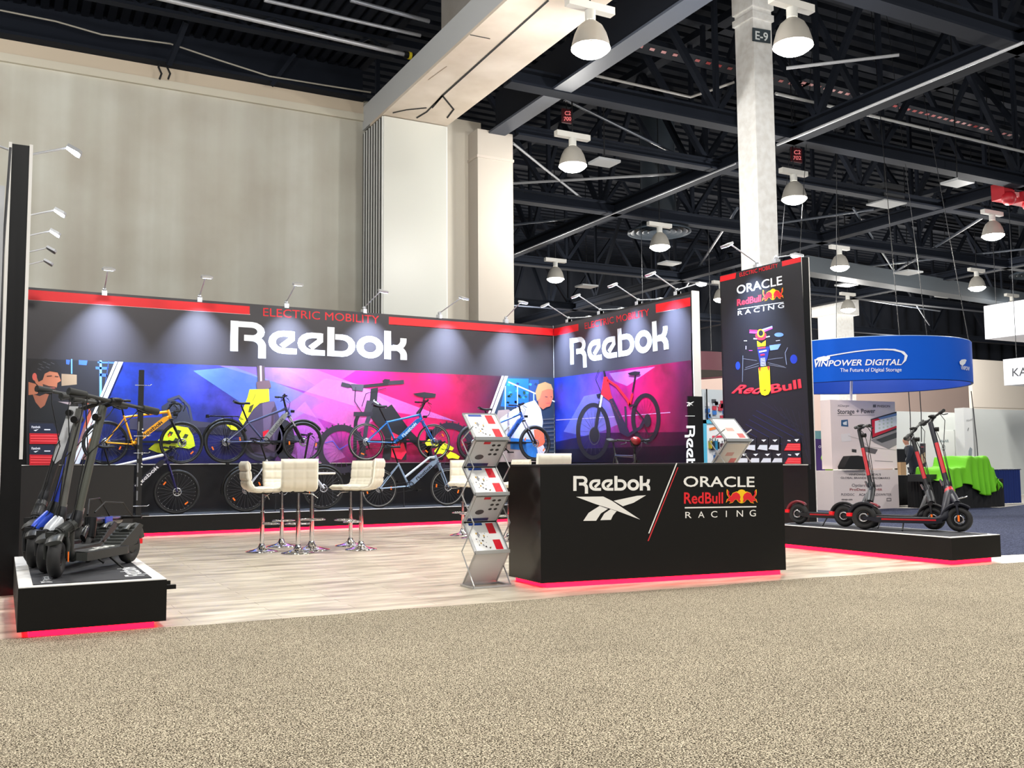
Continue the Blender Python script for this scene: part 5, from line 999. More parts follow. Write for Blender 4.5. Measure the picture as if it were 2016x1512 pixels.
stools = [((3.0, 12.56), -90, 1.0, 'leftmost white bar stool, seen side-on with its back to the left'), ((3.42, 13.2), 178, 1.0, 'white bar stool half hidden behind the two left ones, facing us'), ((3.35, 12.12), -12, 1.02, 'white bar stool turned away from us, its square tufted back nearest the camera'),
          ((4.27, 12.8), 115, 1.0, 'right pair: rear white bar stool facing left toward the round table'), ((4.20, 12.16), 55, 1.02, 'right pair: front white bar stool, back turned obliquely to us'),
          ((6.28, 13.05), 20, 1.0, 'white bar stool just left of the brochure rack, back toward us'), ((6.36, 13.62), 150, 1.0, 'white bar stool mostly hidden behind the left brochure rack'), ((6.5, 12.35), 100, 1.0, 'white bar stool between the brochure rack and the counter'), ((5.12, 9.0), 8, 1.045, 'white bar stool behind the counter, only the top of its back showing')]
for (xy, ang, sc_, lb) in stools:
    o = proto if first else copy_tree(proto); first = False
    o.location = (xy[0], xy[1], .006); o.rotation_euler = (0, 0, math.radians(ang)); o.scale = (sc_, sc_, sc_); o['label'] = lb
proto_table = thing('bar_table', (3.62, 12.44, .006), 'round white bar table on a chrome column among the left stools', 'table', None)
obj('tabletop', M().lathe((0, 0, 0), [(0, 1.015), (.3, 1.015), (.305, 1.005), (.3, .99), (0, .99)], mat((238, 236, 230), .3), 36), proto_table); obj('column', M().cyl((0, 0, .08), (0, 0, .99), .03, CHROME, 16), proto_table)
obj('base', M().lathe((0, 0, 0), [(0, 0), (.24, .002), (.24, .01), (.17, .024), (.08, .05), (.05, .08), (.034, .12)], CHROME, 36), proto_table); obj('footring', M().torus((0, 0, .4), .17, .009, CHROME, axis=(0, 0, 1), n=32, k=6).beam((-.17, 0, .4), (.17, 0, .4), .01, .01, CHROME), proto_table)

# ================================================================ BROCHURE RACKS
def rack(loc, rz, label, full=True):
    t = thing('brochure_rack', loc, label, 'brochure rack', 'folding brochure racks', rz); am = mat((196, 198, 200), .3, .7); W_ = .345; zs = [1.59, 1.345, 1.09, .84, .58, .315, .02]; f, b_ = -.2, .06
    for k in range(6):
        y0, y1 = (b_, f) if k % 2 == 0 else (f, b_); z0_, z1_ = zs[k], zs[k+1]; P = [(0, y0, z0_), (W_, y0, z0_), (W_, y1, z1_), (0, y1, z1_)]
        nrm = (Vector(P[1])-Vector(P[0])).cross(Vector(P[3])-Vector(P[0])).normalized(); nrm = nrm if nrm.y < 0 else -nrm
        m = M().extr(P, tuple(nrm*-.006), mat((214, 216, 218), .15, alpha=.85) if k == 5 else mat((208, 210, 212), .3)); 
        for a, b2 in ((0, 1), (2, 3)): m.beam(P[a], P[b2], .018, .018, am)
        for a, b2 in ((0, 3), (1, 2)): m.beam(P[a], P[b2], .012, .012, am)
        if k % 2 == 0: m.beam(Vector(P[3])+nrm*.012, Vector(P[2])+nrm*.012, .03, .03, am)
        p = obj('tray', m, t)
        if k < 5:
            def Q(u, v, h=.008): o_ = Vector(P[0]); return o_+(Vector(P[1])-o_)*u+(Vector(P[3])-o_)*v+nrm*h
            def rect(mm, u0, v0, u1, v1, c, h): mm.add([Q(u0, v0, h), Q(u1, v0, h), Q(u1, v1, h), Q(u0, v1, h)], [(0, 1, 2, 3)], mat(c, .35))
            m = M(); wc = (238, 238, 236) if k % 2 == 0 else (196, 198, 202)
            m.extr([Q(.06, .05, .004), Q(.94, .05, .004), Q(.94, .95, .004), Q(.06, .95, .004)], tuple(nrm*.006), mat(wc, .35))
            if k % 2 == 0 and full:
                rect(m, .12, .06, .52, .14, (36, 74, 160), .0112); rect(m, .62, .08, .84, .42, (214, 24, 44), .0112); rect(m, .64, .62, .86, .93, (214, 24, 44), .0112)
                rr = random.Random(3)
                for q in range(26): u = .16+rr.random()*.36; v = .35+rr.random()*.5; s_ = .012+rr.random()*.03; rect(m, u, v, u+s_, v+s_*1.5, rr.choice([(30, 30, 34), (90, 84, 80), (200, 160, 60), (150, 150, 156)]), .0114)
            elif full:
                rect(m, .3, .06, .5, .14, (200, 40, 54), .0112); rect(m, .08, .82, .7, .93, (40, 48, 96), .0112)
                for q in range(6): u = .58+.16*(q % 2)+.0; v = .18+.16*(q//2); m.add([Q(u+.055*math.cos(a)+.04, v+.04*math.sin(a), .0114) for a in [i*PI/5 for i in range(10)]], [list(range(10))], mat((38, 36, 38), .4))
                m.add([Q(.34+.13*math.cos(a), .6+.09*math.sin(a), .0114) for a in [i*PI/6 for i in range(12)]], [list(range(12))], mat((60, 56, 58), .4))
            else:
                rect(m, .1, .1, .9, .9, (222, 216, 206), .0112); rect(m, .3, .45, .6, .6, (214, 160, 150), .0113); rect(m, .6, .7, .85, .9, (220, 110, 110), .0113)
            obj('brochure', m, t)
    for x in (-.012, W_+.012):
        m = M()
        for k in range(6):
            y0, y1 = (f, b_) if k % 2 == 0 else (b_, f); m.beam((x, y0, (zs[k]+zs[k+1])/2 if k == 0 else zs[k]), (x, y1, zs[k+1]), .008, .01, am)
        obj('scissor_bar', m, t)
    m = M(); m.beam((-.02, f, .01), (W_+.02, f, .01), .02, .016, am); m.beam((-.02, b_, .01), (W_+.02, b_, .01), .02, .016, am); m.beam((-.02, f, .01), (-.02, b_, .01), .02, .016, am); m.beam((W_+.02, f, .01), (W_+.02, b_, .01), .02, .016, am); obj('foot_frame', m, t)
    return t
rack((3.80, 8.08, .006), 0, 'silver zigzag brochure rack full of white, red and blue leaflets, left of the counter')
rack((6.83, 8.18, .006), 0, 'silver zigzag brochure rack with pale leaflets behind the counter at right', False)
# ================================================================ NEIGHBOURING STANDS
# round hanging sign
dc = ray(1703, 700); dxy = Vector((dc.x, dc.y, 0)).normalized(); RC = dxy*24.5; RR = 2.33; zb, zt_ = 2.86, 3.80
t = thing('hanging_ring_sign', (RC.x, RC.y, zb), 'big round blue hanging ring sign with white lettering and swoosh', 'sign')
bl_ = mat((0, 88, 206), .6, spec=.2); m = M(); n = 72
vs = [(RR*math.cos(2*PI*i/n), RR*math.sin(2*PI*i/n), z) for i in range(n) for z in (0, zt_-zb)]; m.add(vs, [(2*i, 2*((i+1) % n), 2*((i+1) % n)+1, 2*i+1) for i in range(n)], bl_, True)
vi = [((RR-.05)*math.cos(2*PI*i/n), (RR-.05)*math.sin(2*PI*i/n), z) for i in range(n) for z in (0, zt_-zb)]; m.add(vi, [(2*i, 2*((i+1) % n), 2*((i+1) % n)+1, 2*i+1) for i in range(n)], mat((0, 60, 165), .5), True)
obj('fabric_ring', m, t); obj('rim', M().torus((0, 0, zt_-zb), RR-.02, .018, mat((150, 180, 225), .4), axis=(0, 0, 1), n=72, k=5).torus((0, 0, 0), RR-.02, .016, mat((0, 50, 140), .4), axis=(0, 0, 1), n=72, k=5), t)
def ringpt(x, y):
    d = ray(x, y); a = d.x**2+d.y**2; b2 = -2*(d.x*RC.x+d.y*RC.y); c_ = RC.x**2+RC.y**2-(RR+.02)**2; s = (-b2-math.sqrt(max(0, b2*b2-4*a*c_)))/(2*a); return EYE+d*s
wt = mat((240, 243, 250), .45); m = M()
def rpoly(pts): m.add([ringpt(*p) for p in pts], [list(range(len(pts)))], wt)
def rtext(s, x0, y0, x1, y1, h, bold, sh=.0):
    g = text_geo(s, bold); m.add([ringpt(x0+(x1-x0)*x+sh*h*y, y0+(y1-y0)*x-h*y) for x, y in g[0]], g[1], wt)
rtext('INPOWER', 1611, 721.5, 1697, 719, 12, .02, .25); rtext('DIGITAL', 1703, 719, 1774, 718.5, 12, .02, .25); rtext('The Future of Digital Storage', 1654, 732, 1775, 731, 7.5, .006); rtext('V', 1600, 723, 1612, 722, 16, .03, .2)
v, f = ribbon2([(1628+i*8, 701.5-14*math.sin(i/15*PI/2)) for i in range(16)], 2.3); m.add([ringpt(*p) for p in v], f, wt)
rpoly([(1740, 686.5), (1762, 687), (1780, 692), (1787, 700), (1784, 710), (1774, 719), (1780, 708), (1781, 700), (1774, 694), (1758, 690), (1740, 689)])
rpoly([(1604, 709), (1610, 704), (1622, 701), (1634, 702), (1634, 706), (1626, 711), (1612, 710)])
rpoly([(1889, 712), (1893, 708), (1900, 707), (1903, 709), (1900, 716), (1895, 720), (1890, 717)])
g = text_geo('VINPOW', .02); m.add([ringpt(1892+17*x, 727+3*x-8*y) for x, y in g[0]], g[1], wt)
obj('lettering', m, t, 'white lettering and swoosh', off=(RC.x, RC.y, zb))
m = M()
for a in range(0, 360, 60): m.cyl((RR*.98*math.cos(math.radians(a)), RR*.98*math.sin(math.radians(a)), zt_-zb), (RR*.5*math.cos(math.radians(a)), RR*.5*math.sin(math.radians(a)), 12.95-zb), .008, DMETAL, 5)
obj('suspension_wires', m, t)
pp = Zp(1698, 1004, 0); pole_y = pp.y+.35
# banner wall and counter below the ring
def quadart(Y): return Art((0, Y, 0), (0, -1, 0), .002)
YB = 15.5; x0 = Yp(1638, 900, YB).x; x1 = Yp(1766, 900, YB).x; z1 = Yp(1700, 789, YB).z; z0 = Yp(1700, 923, YB).z
t = thing('print_wall', ((x0+x1)/2, YB, 0), 'pale pink printed stand wall showing a laptop, below the ring sign', 'banner')
obj('panel', M().box((-(x1-x0)/2, 0, z0), ((x1-x0)/2, .3, z1), mat((244, 226, 224), .6)), t)
art = quadart(YB-.003); 
art.text('Storage + Power', (1649, 815), (1723, 813), (1649, 805.5), (70, 66, 74), .012, 1); art.text('XCharger', (1649, 801), (1672, 800.5), (1649, 796.5), (130, 120, 126), 0, 1); art.text('PHISION', (1727, 802), (1752, 802), (1727, 797), (100, 94, 100), .01, 1); art.poly([(1718.5, 796.5), (1724.5, 796.5), (1724.5, 802), (1718.5, 802)], (110, 104, 110), 1)
art.line([(1649, 818), (1722, 817)], .7, (150, 140, 146), L=1); art.poly([(1656, 827), (1669, 826), (1670, 840), (1656, 839)], (54, 96, 140), 1); art.poly([(1659, 832), (1667, 829), (1667, 837), (1660, 836)], (230, 234, 240), 2)
art.poly([(1714, 825), (1765, 810), (1765, 846), (1716, 864)], (52, 52, 60), 1); art.poly([(1716, 827), (1765, 813), (1765, 842), (1718, 861)], (214, 30, 60), 2); art.poly([(1722, 829), (1765, 818), (1765, 838), (1722, 853)], (236, 236, 242), 3); art.poly([(1728, 823), (1765, 813), (1765, 818), (1733, 826)], (120, 150, 200), 3); art.poly([(1714, 866), (1765, 846), (1765, 876), (1750, 884), (1722, 872)], (150, 142, 146), 1); art.poly([(1724, 866), (1765, 851), (1765, 862), (1736, 872)], (70, 68, 74), 2)
for q in range(12): art.disc(1731+(q % 4)*8, 829+(q//4)*7-(q % 4)*1.5, 2, 2, (206, 214, 206), 4)
art.poly([(1655, 855), (1673, 853), (1676, 868), (1657, 870)], (244, 234, 234), 1); art.line([(1670, 858), (1690, 864), (1712, 880), (1765, 886)], 1.2, (206, 192, 192), L=1); art.poly([(1703, 879), (1728, 885), (1723, 894), (1698, 888)], (104, 96, 100), 1); art.poly([(1677, 884), (1686, 885), (1686, 891), (1677, 890)], (60, 56, 60), 1); art.line([(1722, 907), (1758, 909)], .9, (150, 140, 146), L=1)
obj('print', art.m, t, off=((x0+x1)/2, YB, 0)); 
x0b = Yp(1641, 960, YB-.1).x; x1b = Yp(1769, 960, YB-.1).x
t2 = thing('trademark_counter', ((x0b+x1b)/2, YB-.1, 0), 'pale counter box lettered with global brands and trademarks', 'counter')
obj('box', M().box((-(x1b-x0b)/2, 0, 0.01), ((x1b-x0b)/2, .5, z0-.03), mat((230, 216, 214), .6)), t2); art = quadart(YB-.103); dg = (90, 84, 92)
art.text("VINPOWER DIGITAL'S", (1671, 936), (1734, 936), (1671, 932), dg, .01, 1); art.text('GLOBAL BRANDS & TRADEMARKS', (1655, 942.5), (1752, 943), (1655, 938.5), dg, .01, 1)
art.text('Optiarc', (1677, 958), (1704, 958), (1677, 952), (110, 100, 110), .004, 1); art.text('xFlash', (1714, 958), (1736, 958), (1714, 952), (110, 100, 110), .004, 1); art.text('ProData', (1673, 966), (1704, 966), (1673, 961), (150, 60, 70), .012, 1); art.text('SAVER', (1716, 966), (1737, 966), (1716, 961.5), (150, 60, 70), .012, 1)
art.text('PLEXDOC', (1656, 976), (1682, 976), (1656, 971), (90, 84, 92), .0, 1); art.text('ACARD', (1691, 976), (1712, 976), (1691, 971), (90, 84, 92), .01, 1); art.text('PLEXWRITER', (1719, 976), (1755, 976), (1719, 971), (90, 84, 92), .0, 1); art.text('mo-m', (1657, 985), (1678, 985), (1657, 981), (60, 56, 62), .02, 1); art.line([(1746, 981), (1754, 981), (1754, 986), (1746, 986)], 1, dg, True, L=1)
obj('lettering', art.m, t2, off=((x0b+x1b)/2, YB-.1, 0))
o = obj('sign_pole', M().cyl((pp.x, YB+.15, z1), (pp.x+.05, YB+.15, zb+.15), .03, CAP, 10)); tag(o, 'thin white pole joining the ring sign and the printed wall', 'pole')
# black cloth on that counter
m = M(); P = [(1663, 919), (1668, 908), (1674, 898), (1690, 897), (1702, 899), (1710, 908), (1712, 920), (1710, 925), (1664, 924)]
v = [Yp(x, y, YB-.2) for x, y in P]; m.extr(v, (0, .22, 0), mat((26, 25, 27), .85), True); o = obj('covered_equipment', m); tag(o, 'lump of equipment under a black cloth on the trademark counter', 'cloth')
# purple banner and green figure behind
Y = 19.0; art = quadart(Y); art.poly([(1604, 848), (1628, 849), (1630, 935), (1608, 935)], (74, 46, 116), 1); art.poly([(1604, 848), (1628, 849), (1628, 865), (1604, 864)], (120, 170, 172), 2); art.text('ofio', (1611, 882), (1627, 882), (1611, 874), (226, 222, 236), .01, 2); c_ = art.at(1617, 935)
m = art.m; a = art.at(1604, 848); b2 = art.at(1630, 935); m.box((a.x, Y+.01, b2.z), (b2.x, Y+.05, a.z), mat((74, 46, 116), .6)); m.box((a.x, Y+.01, 0), (a.x+.03, Y+.05, b2.z), DMETAL); tag(obj('fabric_banner', m), 'purple banner with pale lettering beside the tall wall edge', 'banner')
a = Yp(1628, 812, 18.6); b2 = Yp(1642, 1000, 18.6); o = obj('partition_panel', M().box((a.x, 18.6, 0), (b2.x, 18.68, a.z), mat((222, 226, 220), .5))); tag(o, 'narrow white partition panel left of the printed laptop wall', 'panel')
c_ = Yp(1629, 925, 16.95); m = M()
for k in range(6): m.ball((c_.x+.02*random.uniform(-3, 3), 16.95, .93+.08*k), .12, mat((150, 220, 40), .6), 8, (1, .8, 1.1))
tag(obj('green_cloth', m), 'small crumpled lime green cloth beside the narrow white partition', 'cloth')
# draped tables
def dtable(px0, px1, pt, pb, Y, label, dep=.7, c=(20, 21, 24), name='draped_table'):
    a = Yp(px0, pb, Y); b2 = Yp(px1, pb, Y); zt = Yp((px0+px1)/2, pt, Y).z; t = thing(name, ((a.x+b2.x)/2, Y+dep/2, 0), label, 'table'); h = (b2.x-a.x)/2; m = M(); n = 40; P = []
    per = [(-h, -dep/2), (h, -dep/2), (h, dep/2), (-h, dep/2)]
    for s in range(4):
        p, q = per[s], per[(s+1) % 4]
        for i in range(n): k = i/n; P.append((p[0]+(q[0]-p[0])*k, p[1]+(q[1]-p[1])*k, i))
    vs = []; N_ = len(P)
    for z, f_ in ((zt, 0), (0.01, 1)):
        for (x, y, i) in P: w_ = 1+.03*f_*math.sin(i*1.9); vs.append((x*w_, y*w_, z))
    m.add(vs, [(i, (i+1) % N_, N_+(i+1) % N_, N_+i) for i in range(N_)], mat(c, .9), True); obj('table_skirt', m, t); obj('tabletop', M().box((-h, -dep/2, zt), (h, dep/2, zt+.015), mat(c, .8)), t); return t
dtable(1598, 1643, 934, 999, 16.6, 'black draped table behind the tall wall, left of the trademark counter'); dtable(1768, 1796, 937, 996, 16.2, 'black draped table right of the trademark counter')
o = obj('display_screen', M().box((Yp(1764, 900, 17.5).x, 17.5, Yp(1765, 925, 17.5).z), (Yp(1782, 900, 17.5).x, 17.55, Yp(1765, 884, 17.5).z), mat((16, 16, 18), .3)).box((Yp(1766, 900, 17.5).x, 17.4, -.018), (Yp(1777, 900, 17.5).x, 17.6, Yp(1765, 910, 17.5).z), mat((196, 160, 120), .6))); tag(o, 'black monitor over a tan box behind the man in the suit', 'monitor')
YT = 14.45; tb = dtable(1862, 1978, 945, 1006, YT, 'black draped table half covered by the lime green cloth', 1.0)
# lime cloth over boxes on that table
GR = mat((112, 200, 26), .7); ax_, bx_ = Yp(1860, 950, YT).x, Yp(1960, 950, YT).x; zt = Yp(1900, 945, YT).z; zh = Yp(1920, 901, YT).z; NX, NY = 90, 46; m = M(); vs = []
def sm(a, b, x): k = max(0, min(1, (x-a)/(b-a))); return k*k*(3-2*k)
WD = bx_-ax_
for j in range(NY+1):
    for i in range(NX+1):
        u, v = i/NX, j/NY; x = ax_-.05+(WD+.22)*u
        low = .26*sm(.04, .08, u); hi = zt+.02+low*(1-sm(.86, .9, u))+(zh-zt-.26)*sm(.36, .41, u)*(1-sm(.78, .84, u))
        wr = .014*math.sin(u*47+v*9)+.012*math.sin(u*29-v*17+2)
        if v >= .5: y = YT-.02+(v-.5)*1.7; z = hi+wr
        else:
            k = (.5-v)/.5; drop = .2+.1*math.sin(u*11+1)+.16*sm(.5, .8, u)+(hi-zt-.02); fold = .05*math.sin(u*52+2*math.sin(u*9))*k
            y = YT-.04-fold-.03*k; z = hi-k*drop+wr*(1-k)
        if u > .88: q = (u-.88)/.12; x = bx_+.03+.05*q+.03*math.sin(v*24); z = (zt+.02)*(1-q)+q*(.42+.1*math.sin(v*7))
        vs.append((x, y, max(z, .12)))
m.add(vs, [(j*(NX+1)+i, j*(NX+1)+i+1, (j+1)*(NX+1)+i+1, (j+1)*(NX+1)+i) for j in range(NY) for i in range(NX)], GR, True)
o = obj('cloth_cover', m); tag(o, 'crumpled lime green cloth thrown over goods on the right draped table', 'cloth'); sd_ = o.modifiers.new('s', 'SOLIDIFY'); sd_.thickness = .008
# blue drape
a = Yp(1962, 1000, 15.6); b2 = Yp(2012, 1000, 15.6); zt2 = Yp(1990, 924, 15.6).z; m = M(); n = 60; P = [(a.x-.3+(b2.x-a.x+.32)*i/n, 15.6+.025*math.sin(i*1.4)) for i in range(n+1)]
m.add([(x, y, z) for x, y in P for z in (.0, zt2)], [(2*i, 2*i+1, 2*i+3, 2*i+2) for i in range(n)], mat((12, 40, 110), .8), True); m.cyl((P[0][0], 15.6, zt2), (P[-1][0], 15.6, zt2), .02, GREYM, 8); tag(obj('pipe_and_drape', m), 'low deep blue drape right of the lime covered table', 'curtain')
# white meeting room
YR = 19.4; WL = mat((224, 228, 224), .55)
xa = Yp(1818, 900, YR).x; xb = Yp(1900, 900, YR).x; xc = xb+9; zr = Yp(1860, 812, YR).z
t = thing('meeting_room', ((xa+xb)/2, YR, 0), 'white walled meeting room with a door marked by a small logo', 'booth'); o_ = ((xa+xb)/2, YR, 0)
obj('wall_panel', M().box((xa-1.2, YR, 0), (xb, YR+.1, zr), WL), t, off=o_); dz = Yp(1860, 848, YR).z; dx0 = Yp(1841, 900, YR).x; dx1 = Yp(1880, 900, YR).x
dr = obj('door', M().box((dx0, YR-.02, .02), (dx1, YR, dz), mat((232, 234, 230), .5)).box((dx1-.01, YR-.025, .02), (dx1+.03, YR-.0, dz+.03), mat((186, 188, 186), .5)), t, off=o_); art = quadart(YR-.025); art.text('MinAR', (1850, 871), (1868, 870.5), (1850, 865.5), (96, 120, 130), 0, 1); art.line([(1855, 878), (1857.5, 875), (1860, 878), (1860, 886), (1855, 886)], 1, (110, 120, 126), True, L=1); obj('door_logo', art.m, dr, off=o_)
hp = Yp(1837, 921, YR-.05); obj('door_handle', M().ball((hp.x, YR-.07, hp.z), .045, DMETAL, 8).cyl((hp.x, YR-.07, hp.z), (hp.x+.1, YR-.07, hp.z), .018, DMETAL, 6), dr, off=o_)
ym = 18.6; a = Yp(1901, 900, ym); b2 = Yp(1918, 900, ym); zc_ = Yp(1910, 803, ym).z; t = thing('banner_column', ((a.x+b2.x)/2, ym, 0), 'slim white lettered column between two white stand walls', 'column'); of = ((a.x+b2.x)/2, ym, 0)
obj('post', M().box((a.x, ym, 0), (b2.x, ym+.3, zc_), mat((236, 238, 236), .5)).box((b2.x, ym, 0), (b2.x+.1, ym+.32, zc_), mat((170, 172, 170), .5)), t, off=of)
art = quadart(ym-.004); art.text('MinAR', (1903, 830), (1916, 827), (1903, 826), (140, 142, 146), 0, 1); art.line([(1905, 848), (1907, 842)], 1, (60, 62, 66), L=1); art.poly([(1910, 880), (1914, 884), (1913, 898), (1907, 898), (1907, 888)], (150, 160, 166), 1); obj('lettering', art.m, t, off=of)
a = Yp(1928, 900, 18.9); zr2 = Yp(1960, 806, 18.9).z; o = obj('booth_wall', M().box((a.x-.2, 18.9, 0), (a.x+8, 19.0, zr2), mat((214, 218, 214), .55))); tag(o, 'long plain white stand wall at the far right', 'wall panel')
Y = 19.392; art = quadart(Y); art.poly([(1811, 873), (1822, 873), (1823, 920), (1812, 920)], (40, 34, 40), 1); art.poly([(1813, 895), (1821, 890), (1822, 910), (1814, 914)], (170, 150, 120), 2); art.line([(1813, 880), (1820, 880)], 2, (150, 70, 80), L=2); tag(obj('poster', art.m), 'dark tall poster on the white wall behind the scooters', 'poster')
# equipment under black cover between scooters and table
a = Yp(1812, 950, 14.9); t = thing('covered_cart', (a.x+.25, 14.9, 0), 'dark equipment cart between the two rear scooters and the lime cloth', 'cart'); m = M().box((-.3, -.2, .62), (.32, .3, .78), mat((34, 36, 38), .6)); obj('top_case', m, t); obj('frame', M().beam((.1, 0, .62), (.42, 0, .02), .07, .07, BLK).beam((-.28, 0, .62), (-.1, 0, .02), .04, .04, BLK).beam((-.1, 0, .3), (.3, 0, .3), .03, .03, BLK), t)
# white and grey hanging box signs: their left faces run toward the viewer
Y = 20; c0 = Yp(1938, 632, Y); zA = Yp(1938, 603, Y).z; zB = Yp(1940, 668, Y).z; t = thing('hanging_box_sign', (c0.x, Y, zB), 'blank white box sign hanging at the right edge', 'sign'); wl = mat((236, 238, 250), .5)
obj('box', M().box((0, -4, 0), (3, 0, zA-zB), wl), t); obj('suspension_wires', M().cyl((.2, -.3, zA-zB), (.2, -.3, 12.95-zB), .01, DMETAL, 5).cyl((.2, -3.5, zA-zB), (.2, -3.5, 12.95-zB), .01, DMETAL, 5), t)
Y = 18.4; c0 = Yp(1976, 735, Y); zA = Yp(1976, 708, Y).z; zB = Yp(1976, 759, Y).z; t = thing('hanging_box_sign', (c0.x, Y, zB), 'grey box sign lettered KA, cut off by the right edge', 'sign'); of = (c0.x, Y, zB)
obj('box', M().box((0, -3.4, 0), (1.5, 0, zA-zB), mat((214, 216, 226), .5)), t); art = Art((c0.x-.004, 0, 0), (-1, 0, 0), .002); art.text('KA', (1993, 741), (2022, 739), (1993, 724), (50, 52, 58), 0, 1); obj('lettering', art.m, t, off=of); obj('suspension_wires', M().cyl((.2, -.3, zA-zB), (.2, -.3, 12.95-zB), .01, DMETAL, 5), t)
# far building elements over the white walls
m = M(); Yf = 30; a = Yp(1912, 715, Yf); b2 = Yp(2016, 800, Yf); m.box((a.x, Yf, 0), (a.x+14, Yf+.2, a.z+.2), mat((238, 228, 216), .7))
for k in range(4): z = 2.2+k*.45; m.box((a.x, Yf-.02, z), (a.x+14, Yf, z+.02), mat((190, 182, 172), .7))
o = obj('wall_far_inner', m); o['kind'] = 'structure'; o['label'] = 'cream slatted wall behind the white stand walls'
# hanging cables on the right
for (x0, y0, x1, y1, Y, l) in ((1788, 760, 1793, 880, 17.0, 'above the man'), (1810, 760, 1814, 870, 17.2, 'beside the dark poster'), (1912, 770, 1930, 960, 16.4, 'from the ring sign down to the lime cloth')):
    a, b2 = Yp(x0, y0, Y), Yp(x1, y1, Y); pipe('power_cable', [a, a.lerp(b2, .5)+Vector((.03, 0, 0)), b2], .012, (40, 40, 44), 'thin dark cable hanging '+l, 'cable')
# tool display between the side wall and the tall panel
YP = 14.2; a = Yp(1389, 910, YP); b2 = Yp(1436, 820, YP); t = thing('tool_display', (a.x, YP, 0), 'white and blue display board hung with small tools, between the stand walls', 'display board'); of = (a.x, YP, 0)
zt = Yp(1400, 832, YP).z; zt0 = Yp(1400, 767, YP).z; obj('board', M().box((a.x, YP, .008), (b2.x+.5, YP+.08, zt), mat((236, 238, 240), .5)), t, off=of); obj('frame', M().box((a.x-.05, YP-.02, .2), (a.x+.03, YP+.1, zt+.05), mat((90, 190, 226), .4)).box((a.x-.05, YP-.02, zt-.02), (b2.x+.5, YP+.1, zt+.05), mat((90, 190, 226), .4)), t, off=of)
art = quadart(YP-.004); art.poly([(1396, 843), (1412, 839), (1413, 844), (1397, 848)], (240, 130, 60), 1); art.text('TOOLS', (1416, 846), (1430, 846), (1416, 842), (150, 160, 170), 0, 1) if False else None
art.poly([(1402, 858), (1425, 857), (1425, 861), (1402, 862)], (236, 60, 90), 1); obj('print', art.m, t, off=of)
rr = random.Random(5)
for (x, y, w_, h_, c_) in ((1398, 868, 3, 15, (200, 180, 40)), (1403, 870, 3, 16, (40, 44, 50)), (1408, 868, 4, 18, (40, 130, 170)), (1413, 870, 3, 14, (34, 36, 40)), (1421, 873, 5, 7, (90, 50, 60)), (1408, 896, 7, 12, (30, 100, 170)), (1419, 896, 6, 10, (200, 60, 60))):
    p, q = Yp(x, y+h_, YP-.05), Yp(x+w_, y, YP-.05); obj('hand_tool', M().box((p.x, YP-.06, p.z), (q.x, YP-.004, q.z), mat(c_, .4)).cyl(((p.x+q.x)/2, YP-.03, q.z-.01), ((p.x+q.x)/2, YP-.03, q.z+.05), .012, SIL, 6), t, off=of)
Y = 15.4; p, q = Yp(1384, 830, Y), Yp(1430, 768, Y); t = thing('display_case', (p.x, Y, 0), 'glazed case of colourful packs above the tool display', 'display case'); of = (p.x, Y, 0); obj('back_panel', M().box((p.x, Y, .008), (q.x+.4, Y+.05, q.z), mat((206, 214, 220), .4)), t, off=of); m = M()
for k in range(26): x = p.x+.05+rr.random()*(q.x-p.x); z = p.z+rr.random()*(q.z-p.z)*.6; obj('pack', M().box((x, Y-.04, z), (x+.09, Y-.002, z+.08), mat(rr.choice([(200, 60, 80), (60, 120, 200), (236, 236, 240), (180, 190, 200), (80, 84, 90)]), .4)), t, off=of)
obj('frame', M().beam((p.x+.03, Y-.1, .2), (p.x+.03, Y-.1, q.z), .02, .02, DMETAL).beam((q.x-.05, Y-.1, .2), (q.x-.05, Y-.1, q.z-.1), .02, .02, DMETAL), t, off=of)
# round maroon hanging sign
c0 = Yp(1380, 720, 24); t = thing('hanging_ring_sign', (c0.x-.9, 24, Yp(1400, 742, 24).z), 'round maroon ring sign half hidden behind the tall wall', 'sign'); m = M(); n = 48; R_ = 1.9; hh = .55
vs = [(R_*math.cos(2*PI*i/n), R_*math.sin(2*PI*i/n), z) for i in range(n) for z in (0, hh)]; m.add(vs, [(2*i, 2*((i+1) % n), 2*((i+1) % n)+1, 2*i+1) for i in range(n)], mat((104, 58, 66), .5), True); obj('ring', m, t); obj('suspension_wires', M().cyl((R_*.7, 0, hh), (R_*.7, 0, 12.95-t.location.z), .01, DMETAL, 5).cyl((-R_*.7, 0, hh), (-R_*.7, 0, 12.95-t.location.z), .01, DMETAL, 5), t); obj('underside', M().lathe((0, 0, 0), [(0, .05), (R_-.03, .05)], mat((40, 32, 36), .7), 40), t)
# left neighbour stand
m = M(); m.box((-.62, 8.6, .05), (-.2, 8.66, 3.62), mat((226, 226, 228), .4)); m.box((-.2, 8.58, .02), (-.13, 8.68, 3.6), CAP); m.box((-.09, 9.0, .02), (-.05, 9.05, 3.5), mat((170, 172, 176), .4)); m.box((-.62, 8.59, .3), (-.3, 8.6, 3.5), mat((140, 150, 190), .4))
tag(obj('neighbour_wall', m), 'white edge frame of the next stand at the left picture edge', 'wall panel')
pipe('power_cable', [(-.02, 9.55, 4.0), (-.05, 9.5, 3.0), (-.04, 9.5, 1.6), (-.05, 9.45, .6), (-.1, 9.3, .05), (-.3, 9.1, .03)], .012, (40, 40, 44), 'black cable hanging down the left wall edge to the floor', 'cable')
